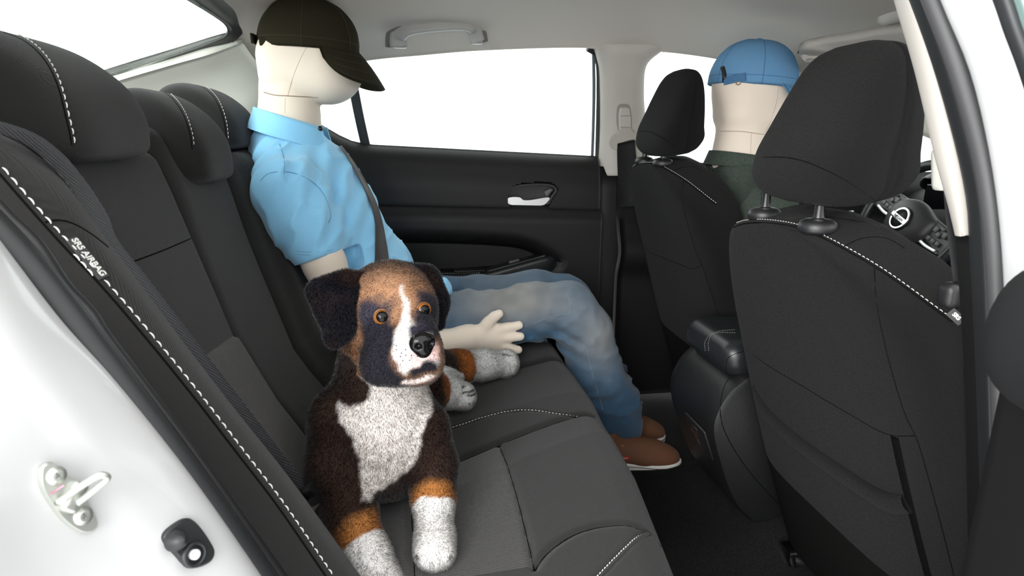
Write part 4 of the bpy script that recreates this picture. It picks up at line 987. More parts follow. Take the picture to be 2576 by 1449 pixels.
# --- polo shirt
s = Soft()
s.ell(A(-.288, YM, .76), (.105, .160, .110), .03)
s.ell(A(-.240, YM, .66), (.122, .162, .14), .05)
s.ell(A(-.180, YM, .54), (.132, .158, .13), .05)
s.ell(A(-.150, YM, .45), (.135, .165, .09), .05)
s.cap(A(-.345, YM, .855), A(-.30, YM, .80), .078, .10, .04)
s.cap(A(-.335, YM-.05, .83), hp(712, 470, .215), .062, .062, .05); s.cap(A(-.335, YM+.05, .83), A(-.31, .515, .765), .062, .062, .05)
s.chain([hp(732, 500, .200), hp(765, 562, .182), hp(803, 650, .165)], [.074, .066, .053], .04)
s.chain([A(-.30, .53, .735), A(-.26, .56, .67), A(-.22, .58, .58)], [.072, .062, .054], .04)
hemP = hp(805, 648, .165); hemD = hp(805, 648, .165)-hp(765, 545, .175); hemD /= np.linalg.norm(hemD)
def shirt_cut(X):
    d = (X-hemP)@hemD; near = (np.linalg.norm(X-hemP, axis=1) < .105) & (X[:, 1] < .245)
    return np.where(near, d, -1)
def shirt_wr(X):
    q = X.copy(); u = (X[:, 0]*.82+X[:, 2]*-.57); w = X[:, 0]*.57+X[:, 2]*.82
    Q = np.stack([u*30, X[:, 1]*20, w*6], 1)
    f = .006*(1-np.abs(vnoise(Q, 1, 11)))**4*1.2
    Q2 = np.stack([X[:, 0]*9, X[:, 1]*9, X[:, 2]*9], 1)
    # long folds running from collar to armpit
    g = .0055*np.sin((u*1.0+X[:, 1]*.6)*95+3*vnoise(Q2, 1, 4))*np.exp(-((X[:, 2]-.76)/.10)**2)*np.exp(-((X[:, 0]+.22)/.12)**2)
    return -f*.9-g+.003*vnoise(Q2, 1, 9)
V, F = s.build(.0045, disp=shirt_wr, cut=shirt_cut); V = relax(V, F, 2, .5)
polo = mesh('polo_shirt', V, F, SHIRT, man, label='pale blue short sleeved polo shirt'); bvs = bvh(V, F)
SHD = mat('polo_seam', (.14, .34, .55), .9)
for L, r in (([(703, 362), (712, 390), (716, 415), (714, 438)], .0009), ([(655, 455), (672, 438), (720, 432), (765, 445), (800, 470), (822, 505), (832, 545), (826, 560)], .0012), ([(748, 632), (790, 634), (852, 627)], .0006), ([(748, 640), (790, 642), (852, 635)], .0006)):
    seam('seam_line', bvs, L, polo, r, SHD, -.0002)
# collar: folded band round the neck, open in front
nu, nv = 70, 16; cc = A(hp(729, 300)[0], YM, .938); Cg = np.zeros((nu, nv, 3))
for i in range(nu):
    f = i/(nu-1); a = math.radians(28)+f*math.radians(304)
    tip = max(0, abs(f-.5)*2-.72)/.28
    for j in range(nv):
        t = j/(nv-1); fold = math.sin(min(t/.18, 1)*math.pi/2) if t < .18 else 1
        r_ = 1.0+.02*fold+.30*max(0, t-.18)
        x = .077*math.cos(a)*r_+.012*tip; y = .086*math.sin(a)*r_
        z = -.30*(x+.0)-(.062+.022*tip)*max(0, t-.12)-.010*(1-fold)
        Cg[i, j] = cc+A(x, y, z)
Vs, Fs = slab(Cg.reshape(-1, 3), nu, nv, .003); col_ = mesh('collar', Vs, Fs, SHIRT, polo)
bt = hp(806, 323, YM-.05); Vq, Fq = lathe([(0, .002), (.005, .0018), (.0062, 0), (.0058, -.002), (0, -.002)], bt, (.6, -.75, .1), 16); mesh('button', Vq, Fq, mat('black_button', (.01, .01, .012), .3), col_)
# front placket band
def ribbon(bv, Lp, Rp, lift, n=40, th=.0015):
    a, na = drape(bv, Lp, lift, n); b_, nb = drape(bv, Rp, lift, n); k = min(len(a), len(b_)); a, b_ = relax_line(a[:k], 6), relax_line(b_[:k], 6)
    m = (a+b_)/2+((na[:k]+nb[:k])/2)*.002; V = np.stack([a, m, b_], 1).reshape(-1, 3); Vs, Fs = slab(V, k, 3, th); Vs2, Fs2 = slab(V, k, 3, -th); return (Vs, Fs)
# shirt tail bunched at the lap
Vq, Fq = Soft().ell(hp(1113, 722, .26), (.022, .03, .022), .01).cap(hp(1112, 715, .24), hp(1100, 790, .25), .016, .02, .015).cap(hp(1118, 712, .27), hp(1128, 735, .27), .010, .008, .01).build(.003, disp=lambda X: .003*vnoise(X, 60, 2)); mesh('shirt_tail', Vq, Fq, SHIRT, polo)

# --- jeans
yN, yF = .285, .455
j = Soft()
j.ell(A(-.10, YM, .43), (.14, .165, .085), .03)
TH1 = [A(-.08, yN, .425), hp(1200, 808, yN), hp(1330, 788, yN), hp(1430, 778, yN-.005), hp(1470, 840, yN-.005), hp(1500, 940, yN), hp(1540, 1020, yN), hp(1558, 1065, yN-.005), hp(1558, 1110, yN-.01)]
j.chain(TH1, [.085, .070, .069, .066, .066, .067, .062, .050, .036], .03)
TH2 = [A(-.08, yF, .43), hp(1200, 765, yF), hp(1340, 748, yF), hp(1425, 758, yF), hp(1480, 860, yF), hp(1540, 1000, yF-.02), hp(1575, 1075, yF-.03)]
j.chain(TH2, [.085, .074, .072, .068, .064, .058, .047], .03)
kneeb = hp(1400, 850, yN-.03)
def jean_wr(X):
    Q = np.stack([X[:, 0]*16, X[:, 1]*12, X[:, 2]*22], 1); kn = np.exp(-(np.linalg.norm(X-kneeb, axis=1)/.07)**2); an = np.exp(-((X[:, 2]-.2)/.10)**2)*(X[:, 0] > .3)
    f = (1-np.abs(vnoise(Q, 1, 21)))**3; f2 = (1-np.abs(vnoise(np.stack([X[:, 0]*10, X[:, 1]*14, X[:, 2]*38], 1), 1, 5)))**3
    lg = np.stack([(X[:, 0]*.75+X[:, 2]*.66)*9, X[:, 1]*10, (X[:, 0]*-.66+X[:, 2]*.75)*34], 1); f3 = (1-np.abs(vnoise(lg, 1, 33)))**4
    hip = np.exp(-((X[:, 0]-.06)/.10)**2)
    return -.006*f-.012*f2*an-.006*f3*(.35+.65*np.clip(hip+kn*1.5, 0, 1))+.008*kn*np.sin((X[:, 0]*.6+X[:, 2])*150)+.003*vnoise(X, 14, 3)
hemJ = hp(1560, 1108, yN); hemv = hp(1560, 1085, yN)-hp(1530, 980, yN); hemv /= np.linalg.norm(hemv)
V, F = j.build(.005, disp=jean_wr, cut=lambda X: np.where(X[:, 2] < .35, (X-hemJ)@hemv, -1)); V = relax(V, F, 2, .45)
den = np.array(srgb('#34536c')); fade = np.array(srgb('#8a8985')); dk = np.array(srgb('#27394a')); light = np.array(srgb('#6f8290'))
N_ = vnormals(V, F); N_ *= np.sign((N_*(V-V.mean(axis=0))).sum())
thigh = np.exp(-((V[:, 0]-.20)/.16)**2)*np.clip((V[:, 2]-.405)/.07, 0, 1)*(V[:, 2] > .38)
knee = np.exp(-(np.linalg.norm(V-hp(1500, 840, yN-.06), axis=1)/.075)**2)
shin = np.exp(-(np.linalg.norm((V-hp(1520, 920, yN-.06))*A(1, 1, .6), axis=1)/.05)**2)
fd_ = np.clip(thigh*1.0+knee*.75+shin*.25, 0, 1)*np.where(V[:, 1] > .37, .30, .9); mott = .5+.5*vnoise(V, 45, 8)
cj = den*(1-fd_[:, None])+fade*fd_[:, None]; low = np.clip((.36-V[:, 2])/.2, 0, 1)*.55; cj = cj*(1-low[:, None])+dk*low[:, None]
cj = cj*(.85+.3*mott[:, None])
DENIM = mat('faded_denim', (.1, .15, .2), .9, spec=.15, attr='col', noise=(1100, .5), sheen=.15)
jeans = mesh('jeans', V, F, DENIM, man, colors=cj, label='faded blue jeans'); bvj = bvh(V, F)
JS = mat('denim_seam', (.16, .20, .24), .9)
for L in ([(1425, 740), (1433, 760), (1432, 790)], [(1320, 822), (1380, 800), (1440, 785)], [(1460, 830), (1475, 880), (1490, 940), (1508, 1000), (1516, 1030)]):
    seam('seam_line', bvj, L, jeans, .0010, JS, -.0004)
Vq, Fq = None, None
# --- shoes
BROWN = mat('brown_suede', (.105, .045, .020), .8, noise=(700, .4), vary=(90, '#6a3a1c', .4)); SOLEM = mat('off_white_rubber', (.72, .70, .66), .6)
def shoe(heel, toe, label):
    d = toe-heel; L = np.linalg.norm(d); d /= L; n_ = A(-d[1], d[0], 0); z = A(0, 0, 1)
    r_ = empty('shoe', tuple(heel), label); r_.parent = man; r_.location = Vector(heel)-Vector(man.location)
    q = lambda a, b_, c_: heel+d*(a*L)+n_*b_+z*c_
    R = np.stack([d, n_, z], 1)
    u = Soft(); u.ell(q(.76, 0, .028), (.062, .043, .036), .02, R); u.ell(q(.55, 0, .040), (.075, .042, .045), .03, R); u.ell(q(.25, 0, .045), (.07, .036, .05), .03, R); u.cap(q(.22, 0, .06), q(.25, 0, .09), .036, .034, .02)
    u.cap(q(.25, 0, .105), q(.24, 0, .06), .026, .024, .006, op=-1)
    V, F = u.build(.0035, cut=lambda X: (heel[2]+.016)-X[:, 2]); V = relax(V, F, 2); up = mesh('upper', V, F, BROWN, r_); bu = bvh(V, F)
    P = crom([q(.0, 0, 0), q(.06, .032, 0), q(.30, .038, 0), q(.55, .040, 0), q(.75, .047, 0), q(.92, .034, 0), q(1.0, .0, 0), q(.92, -.034, 0), q(.75, -.047, 0), q(.55, -.040, 0), q(.30, -.038, 0), q(.06, -.032, 0)], 64, closed=True)
    c_ = P.mean(axis=0); rg = [P+(c_-P)*.03, P+z*.004, P+z*.020, P+(c_-P)*.02+z*.024, P+(c_-P)*.12+z*.024]
    V = np.vstack(rg); F = [(a*64+i, a*64+(i+1) % 64, (a+1)*64+(i+1) % 64, (a+1)*64+i) for a in range(4) for i in range(64)]+[tuple(range(64))[::-1], tuple(range(256, 320))]
    sl_ = mesh('sole', V, F, SOLEM, r_)
    Vq, Fq = sweep(np.vstack([P, P[:1]])*1+(c_-np.vstack([P, P[:1]]))*-.005+z*.015, circ(.0010, 5), caps=False); mesh('sole_stripe', Vq, Fq, mat('dark_stripe', (.02, .015, .012), .7), sl_)
    for k in range(3):
        a_ = .40+.09*k; zz = .088-.010*k
        Vq, Fq = sweep(crom([q(a_, .026, zz-.014), q(a_+.02, 0, zz+.004), q(a_+.0, -.026, zz-.014)], 12), circ(.0022, 6)); mesh('lace', Vq, Fq, BROWN, up)
        for sgn in (1, -1): Vq, Fq = lathe([(.0018, .001), (.0035, .001), (.004, 0), (.0018, -.001)], q(a_, sgn*.030, zz-.017), n_*sgn, 10); mesh('eyelet', Vq, Fq, mat('brass_eyelet', (.3, .2, .1), .4, metal=.8), up)
    return r_, q, up, bu
sN, qN, upN, buN = shoe(A(.395, .262, .004), A(.668, .208, .004), 'near brown low canvas shoe')
sF, qF, upF, buF = shoe(A(.42, .40, .004), A(.68, .352, .004), 'far brown low canvas shoe')
P, Nn = drape(buN, [(1573, 1152)], .0008)
if len(P):
    Vt, Ft = boxg((0, 0, 0), (.019, .0075, .001), .0004); tb_ = mesh('fabric_tab', place(Vt, P[0], A(1, -.18, -.03), (0, 0, 1)), Ft, mat('red_tab', (.45, .02, .03), .7), upN, label='small red fabric tab')
    Vt, Ft = text_geo("Levi's", .0055, .0003); mesh('lettering', place(Vt, P[0]+A(-.0001, -.0009, .0), A(1, -.18, -.03), (0, 0, 1)), Ft, SOLEM, tb_, smooth=False)

# --- lap and shoulder belt across the mannequin
belt = empty('seat_belt', tuple(hp(930, 520)), 'grey seat belt worn diagonally across the blue polo shirt', 'seat belt', 'seat belts')
Vq, Fq = ribbon(bvs, [(852, 372), (878, 410), (905, 460), (930, 515), (941, 560), (942, 600), (940, 680), (936, 760), (930, 800)], [(856, 370), (884, 405), (915, 455), (944, 512), (958, 560), (970, 620), (979, 690), (984, 760), (984, 800)], .004, 54)
mesh('webbing', Vq, Fq, WEBG, belt)
Vq, Fq = sweep(crom([A(-.34, .545, .90), A(-.42, .56, .905), A(-.50, .57, .90)], 10), rrect(.046, .0015, .0005), up=(0, .2, 1)); mesh('webbing', Vq, Fq, WEBG, belt)
Vq, Fq = boxg(hp(640, 331, .55), (.05, .03, .022), .004); mesh('belt_guide', Vq, Fq, BLACKP, belt)
# ================================================================== DRIVER MANNEQUIN
YD = .385
dr = empty('mannequin', (.80, YD, .30), "faceless cream mannequin in blue cap and dark green shirt in the driver's seat", 'mannequin')
dp = lambda px, py, y=YD: PY(px, py, y)
b = Soft()
b.ell(dp(1893, 208), (.109, .083, .095), .01); b.box(dp(1893, 272), (.098, .075, .070), .055, .03); b.ell(dp(1945, 262), (.055, .058, .060), .03)
b.cap(dp(1868, 320), dp(1862, 392), .070, .068, .006); b.cap(dp(1862, 392), A(.86, YD, .70), .068, .12, .03)
V, F = b.build(.005); V = relax(V, F, 3); bd_ = mesh('body', V, F, SKINC, dr, label='cream cloth head and neck'); bvd = bvh(V, F)
for L, r in (([(1812, 330), (1840, 330), (1870, 331), (1905, 336), (1940, 340)], .0014), ([(1960, 205), (1955, 250), (1940, 300), (1925, 335)], .0008), ([(1890, 336), (1888, 390)], .0007)):
    seam('seam_line', bvd, L, bd_, r, SEAMC, -.0003)
BLUEC = mat('sky_blue_cap_cotton', (.13, .275, .455), .9, spec=.2, noise=(500, .4), vary=(40, '#5b92bd', .5)); BLUES = mat('blue_thread', (.05, .15, .33), .9)
cc_ = dp(1893, 208)
cap2, crown2, T2 = make_cap(cc_, .116, .090, .108, math.radians(4), math.radians(-14), BLUEC, (.80, -.50), .095, 62, .02, dr, 'sky blue baseball cap', BLUES, '')
bvcap = bvh(np.array([v.co for v in crown2.data.vertices])+np.array(cc_), [list(p.vertices) for p in crown2.data.polygons])
P, Nn = drape(bvcap, [(1822, 205), (1850, 198), (1877, 193)], .002, 12)
if len(P) > 3:
    Vq, Fq = sweep(relax_line(P), rrect(.020, .003, .001), nrm=Nn); mesh('strap', Vq, Fq, mat('deep_blue_strap', (.06, .16, .30), .9), cap2)
P, Nn = drape(bvcap, [(1858, 207)], .002)
if len(P):
    Vq, Fq = sweep([P[0]+.006*(math.cos(a)*A(.8, -.5, 0)+math.sin(a)*A(0, 0, 1)) for a in np.linspace(0, 2*math.pi, 17)], circ(.0015, 6), caps=False); mesh('grommet', Vq, Fq, mat('old_brass', (.25, .17, .10), .4, metal=.8), cap2)
P, Nn = drape(bvcap, [(1818, 170), (1822, 185), (1824, 210)], .001, 8)
if len(P) > 3: Vq, Fq = sweep(P, circ(.006, 8), ); mesh('strap_gap', Vq, Fq, BLACKP, cap2)
GREENS = mat('dark_green_shirt', (.045, .058, .048), .9, spec=.15, noise=(900, .4), vary=(130, '#4b554c', .55))
s = Soft(); s.ell(A(.87, YD, .63), (.12, .18, .17), .03); s.ell(A(.88, YD, .45), (.13, .18, .14), .05)
s.cap(dp(1862, 450), A(.85, YD, .70), .080, .115, .04)
s.cap(A(.83, YD-.05, .765), A(.85, .22, .70), .058, .060, .05); s.cap(A(.83, YD+.05, .765), A(.85, .55, .70), .058, .060, .05)
s.chain([A(.85, .21, .695), A(.90, .17, .58), A(1.02, .18, .50)], [.068, .058, .05], .04); s.chain([A(.85, .56, .695), A(.90, .60, .58), A(1.02, .59, .50)], [.068, .058, .05], .04)
V, F = s.build(.006, disp=lambda X: -.005*(1-np.abs(vnoise(X*A(1, 1, .6), 22, 31)))**3); V = relax(V, F, 2); sh = mesh('shirt', V, F, GREENS, dr, label='dark green flecked shirt')
nu, nv = 60, 14; Cg = np.zeros((nu, nv, 3)); cc = dp(1858, 396)
for i in range(nu):
    a = math.radians(25)+i/(nu-1)*math.radians(310)
    for q in range(nv):
        t = q/(nv-1); fo = min(t/.18, 1); r_ = 1+.03*fo+.22*max(0, t-.18); x = .076*math.cos(a)*r_; y = .084*math.sin(a)*r_
        Cg[i, q] = cc+A(x, y, .012-.14*x-.048*max(0, t-.12)-.01*(1-fo))
Vs, Fs = slab(Cg.reshape(-1, 3), nu, nv, .003); mesh('collar', Vs, Fs, GREENS, sh)
# lower body and forearms, hidden behind the seats
l = Soft(); l.ell(A(.95, YD, .36), (.14, .16, .09), .03)
for y in (.29, .48): l.chain([A(.95, y, .36), A(1.35, y, .46), A(1.55, y, .12)], [.085, .068, .05], .03)
V, F = l.build(.009); mesh('trousers', relax(V, F, 2), F, DENIM, dr, colors=np.tile(srgb('#3b5266'), (len(V), 1)))
for y, y2 in ((.185, .24), (.585, .53)):
    l = Soft(); l.chain([A(.98, y, .50), A(1.06, y, .46), A(1.20, y2, .49)], [.040, .036, .028], .02); l.ell(A(1.24, y2, .50), (.045, .03, .02), .015)
    V, F = l.build(.007); mesh('forearm', relax(V, F, 2), F, SKINC, dr)
# ================================================================== PLUSH DOG
dog = empty('plush_dog', (-.03, -.38, .31), 'plush boxer dog with white chest and paws sitting on the rear seat', 'stuffed toy')
gp = PY
d = Soft()
# head
d.ell(gp(968, 768, -.385), (.060, .062, .056), .02)
d.ell(gp(1000, 735, -.395), (.042, .045, .036), .03)
d.ell(gp(925, 838, -.395), (.030, .038, .042), .03)
d.ell(gp(1058, 800, -.415), (.022, .03, .034), .025)
d.ell(gp(960, 800, -.425), (.028, .022, .026), .02)
d.cap(gp(1022, 782, -.425), gp(1048, 835, -.462), .022, .022, .025)
d.ell(gp(1030, 868, -.455), (.032, .034, .030), .02)
d.ell(gp(985, 892, -.446), (.034, .028, .034), .018)
d.ell(gp(965, 922, -.448), (.031, .026, .024), .014); d.ell(gp(1000, 930, -.462), (.018, .018, .016), .012)
d.ell(gp(1080, 890, -.462), (.017, .024, .026), .016)
d.ell(gp(1090, 915, -.458), (.012, .018, .014), .012)
d.ell(gp(1048, 938, -.448), (.030, .026, .014), .010)
d.ell(gp(1030, 905, -.468), (.026, .022, .020), .012)
# mouth line
d.cap(gp(1035, 930, -.50), gp(1100, 918, -.50), .005, .005, .006, op=-1)
# neck and trunk
d.cap(gp(955, 900, -.35), gp(955, 1030, -.345), .060, .075, .03)
d.ell(gp(955, 1085, -.355), (.082, .064, .085), .03)
d.ell(gp(965, 1165, -.345), (.068, .058, .055), .03)
d.ell(A(-.085, -.24, .40), (.082, .10, .075), .05)
d.ell(A(-.085, -.13, .375), (.078, .08, .058), .05)
# fore legs
d.chain([gp(848, 1055, -.365), gp(842, 1180, -.385), gp(878, 1290, -.425), gp(925, 1405, -.475), gp(958, 1480, -.505)], [.042, .038, .033, .0275, .028], .025)
d.ell(gp(965, 1500, -.525), (.030, .042, .026), .02)
d.chain([gp(1078, 1075, -.37), gp(1096, 1170, -.385), gp(1090, 1255, -.42), gp(1094, 1335, -.46)], [.032, .029, .0265, .0255], .022)
d.ell(gp(1094, 1378, -.487), (.028, .034, .024), .018)
for k, x in enumerate((1064, 1083, 1104, 1122)): d.ell(gp(x, 1402-(6 if k in (0, 3) else 0), -.503), (.0085, .013, .0125), .008)
# hind legs
HL1 = [A(-.06, -.12, .385), gp(1085, 935, -.01), gp(1150, 925, .045), gp(1215, 918, .09), gp(1268, 914, .125)]
d.chain(HL1, [.055, .044, .034, .030, .030], .025); d.ell(gp(1276, 914, .13), (.026, .03, .030), .015)
HL2 = [A(-.04, -.17, .37), gp(1075, 985, -.10), gp(1125, 988, -.06), gp(1160, 995, -.045)]
d.chain(HL2, [.05, .034, .027, .026], .022); d.ell(gp(1172, 1000, -.05), (.019, .026, .024), .014)
V, F = d.build(.0035, lo=A(-1, -1, .302), disp=lambda X: .0012*vnoise(X, 120, 3))
V = relax(V, F, 2, .5)

def segd(X, a, b_):
    ab = b_-a; t = np.clip(((X-a)@ab)/(ab@ab), 0, 1); return np.linalg.norm(X-a-t[:, None]*ab, axis=1), t
def mixc(C, c_, w): w = np.clip(w, 0, 1)[:, None]; return C*(1-w)+np.array(srgb(c_))*w
def soft_in(X, poly, edge=.004, y=-.43):
    """front pattern piece: outline in the dog's own frontal (x,z) plane"""
    P = np.array([PY(a, b_, y) for a, b_ in poly])[:, [0, 2]]; P = crom(P, 80, closed=True)
    ins = inside(X[:, 0], X[:, 2], P); dd = poly_dist(X[:, 0], X[:, 2], np.vstack([P, P[:1]])); return np.clip(.5+np.where(ins, dd, -dd)/(2*edge), 0, 1)
def paint(X):
    n1 = vnoise(X, 70, 1); n2 = vnoise(X, 25, 2); Xj = X+.0035*np.stack([vnoise(X, 90, 5), vnoise(X, 90, 6), vnoise(X, 90, 7)], 1)
    C = np.tile(srgb('#2b1f1b'), (len(X), 1)); C = mixc(C, '#3f312b', .35+.35*n2)
    head = ((X[:, 2] > gp(1000, 905, -.43)[2]) & (X[:, 1] < -.30)) | ((X[:, 2] > gp(1000, 972, -.45)[2]) & (X[:, 1] < -.412+.5*np.clip(gp(1000, 940, -.45)[2]-X[:, 2], 0, 1)))
    hw_ = head*1.0
    H = mixc(np.tile(srgb('#8c6a52'), (len(X), 1)), '#6a4a36', .35+.5*n2); H = mixc(H, '#54443a', np.clip((X[:, 2]-gp(1000, 715, -.40)[2])/.03, 0, .8))
    H = mixc(H, '#a57d5e', np.clip(1-np.linalg.norm(X-gp(985, 745, -.43), axis=1)/.05, 0, 1)*.8)
    # dark mask round eyes and jowls
    for p, r in (((950, 790), .026), ((985, 772), .016), ((1078, 785), .026), ((1060, 760), .014)):
        H = mixc(H, '#33313a', np.clip((r-np.linalg.norm(Xj-gp(*p, -.435), axis=1))/.010+.6, 0, 1))
    for p, r in (((975, 860), .026), ((960, 900), .030), ((950, 850), .020), ((975, 935), .030), ((1005, 940), .022), ((945, 925), .02), ((1078, 840), .022)):
        H = mixc(H, '#1f1e24', np.clip((r-np.linalg.norm(Xj-gp(*p, -.45), axis=1))/.008+.6, 0, 1))
    H = mixc(H, '#24232a', soft_in(Xj, [(912, 835), (935, 800), (985, 805), (1003, 825), (993, 850), (990, 875), (1000, 902), (1022, 925), (1036, 935), (1012, 962), (965, 972), (920, 955), (905, 920), (915, 880), (925, 858)], .006, -.45)*(X[:, 1] < -.375))
    H = mixc(H, '#2b2a31', soft_in(Xj, [(1040, 790), (1070, 750), (1095, 770), (1102, 830), (1090, 838), (1064, 815)], .006, -.44)*(X[:, 1] < -.375))
    # cheek brown
    H = mixc(H, '#7a5238', np.clip((.022-np.linalg.norm(Xj-gp(898, 860, -.41), axis=1))/.012+.5, 0, .9))
    # white blaze and muzzle
    wz = soft_in(Xj, [(1006, 730), (1018, 752), (1032, 790), (1040, 803), (1062, 815), (1086, 835), (1096, 870), (1102, 905), (1080, 905), (1040, 905), (1020, 922), (1006, 905), (993, 880), (990, 845), (1000, 820), (1010, 795), (1012, 765)], .003, -.46)
    H = mixc(H, '#e2dedb', wz*(X[:, 1] < -.40))
    H = mixc(H, '#e9bfb8', np.clip((.010-np.linalg.norm(X-gp(1045, 905, -.49), axis=1))/.008+.4, 0, .7)); H = mixc(H, '#e9bfb8', np.clip((.012-np.linalg.norm(X-gp(1093, 885, -.485), axis=1))/.008+.4, 0, .7))
    H = mixc(H, '#222027', soft_in(Xj, [(1030, 922), (1050, 912), (1062, 905), (1080, 900), (1100, 905), (1104, 922), (1085, 927), (1060, 934), (1040, 940)], .003, -.475)*(X[:, 1] < -.43))
    H = mixc(H, '#efe0da', soft_in(Xj, [(1018, 942), (1035, 940), (1060, 938), (1090, 930), (1098, 936), (1070, 950), (1040, 958), (1015, 958)], .003, -.46)*(X[:, 1] < -.41))
    H = mixc(H, '#2a2830', soft_in(Xj, [(1028, 830), (1038, 822), (1060, 822), (1078, 830), (1085, 850), (1060, 880), (1040, 870), (1028, 850)], .003, -.49)*(X[:, 1] < -.455))
    C = C*(1-hw_[:, None])+H*hw_[:, None]
    # white chest
    ch = soft_in(Xj, [(900, 930), (905, 948), (930, 965), (922, 1000), (905, 1015), (880, 1025), (853, 1020), (852, 1045), (868, 1070), (890, 1100), (905, 1150), (912, 1200), (920, 1228), (945, 1235), (1000, 1200), (1042, 1165), (1060, 1120), (1068, 1080), (1088, 1050), (1085, 1030), (1068, 1000), (1052, 965), (1020, 955), (960, 955), (925, 930)], .003, -.41)
    C = mixc(C, '#dcd6d1', ch*(X[:, 1] < -.335)*(1-hw_*.999))
    # socks: bands along each leg
    for a, b_, t0, rad in ((gp(850, 1270, -.42), gp(965, 1500, -.52), .42, .075), (gp(1090, 1200, -.40), gp(1094, 1400, -.50), .315, .07)):
        dd, t = segd(X, a, b_); tt = ((Xj-a)@(b_-a))/((b_-a)@(b_-a)); m = (dd < rad) & (tt > -.2)
        C = mixc(C, '#a8713f', np.where(m, np.clip((tt-t0+.20)/.12, 0, 1), 0)); C = mixc(C, '#e0dedb', np.where(m, np.clip((tt-t0-.02)/.03, 0, 1), 0))
    for a, b_, t0 in ((gp(1075, 935, -.02), gp(1280, 914, .13), .43), (gp(1070, 985, -.11), gp(1175, 1000, -.05), .36)):
        dd, t = segd(X, a, b_); tt = ((Xj-a)@(b_-a))/((b_-a)@(b_-a)); m = (dd < .06) & (X[:, 1] > -.28)
        C = mixc(C, '#b06a34', np.where(m, np.clip((tt-t0+.25)/.2, 0, 1), 0)); C = mixc(C, '#e6e5e3', np.where(m, np.clip((tt-t0-.02)/.04, 0, 1), 0))
    # dark toe strokes
    for L in ([(1050, 1400), (1056, 1375)], [(1070, 1405), (1072, 1372)], [(1083, 1415), (1085, 1382)], [(1115, 1400), (1122, 1372)], [(1131, 1395), (1128, 1368)]):
        P0, P1 = gp(*L[0], -.508), gp(*L[1], -.492); dd, t = segd(X*A(1, .3, 1), P0*A(1, .3, 1), P1*A(1, .3, 1)); C = mixc(C, '#2a2a2e', np.where(X[:, 1] < -.46, np.clip((.0030-dd)/.001+.5, 0, .95), 0))
    for L in ([(1262, 890), (1285, 892)], [(1265, 897), (1290, 903)], [(1280, 935), (1297, 930)], [(1272, 942), (1290, 940)]):
        P0, P1 = gp(*L[0], .11), gp(*L[1], .12); dd, t = segd(X*A(1, .2, 1), P0*A(1, .2, 1), P1*A(1, .2, 1)); C = mixc(C, '#2a2a2e', np.where(X[:, 1] > .05, np.clip((.0020-dd)/.001+.5, 0, .9), 0))
    for L in ([(1163, 975), (1185, 970)], [(1162, 985), (1192, 983)], [(1175, 993), (1197, 992)], [(1180, 1012), (1192, 1010)]):
        P0, P1 = gp(*L[0], -.07), gp(*L[1], -.06); dd, t = segd(X*A(1, .2, 1), P0*A(1, .2, 1), P1*A(1, .2, 1)); C = mixc(C, '#2a2a2e', np.where((X[:, 1] > -.12) & (X[:, 1] < -.0), np.clip((.0018-dd)/.001+.5, 0, .9), 0))
    return C
FURB = mat('plush_backing', (.1, .1, .1), 1.0, spec=.05, attr='col', noise=(600, .8))
FURM = mat('plush_pile', (.1, .1, .1), .85, spec=.12, attr='col', sheen=.25)
_nt = FURM.node_tree; _tr = _nt.nodes.new('ShaderNodeBsdfTranslucent'); _mx = _nt.nodes.new('ShaderNodeMixShader'); _mx.inputs[0].default_value = .5
_at = [n for n in _nt.nodes if n.type == 'ATTRIBUTE'][0]; _nt.links.new(_at.outputs['Color'], _tr.inputs['Color'])
_nt.links.new(_nt.nodes['Principled BSDF'].outputs[0], _mx.inputs[1]); _nt.links.new(_tr.outputs[0], _mx.inputs[2]); _nt.links.new(_mx.outputs[0], _nt.nodes['Material Output'].inputs[0])
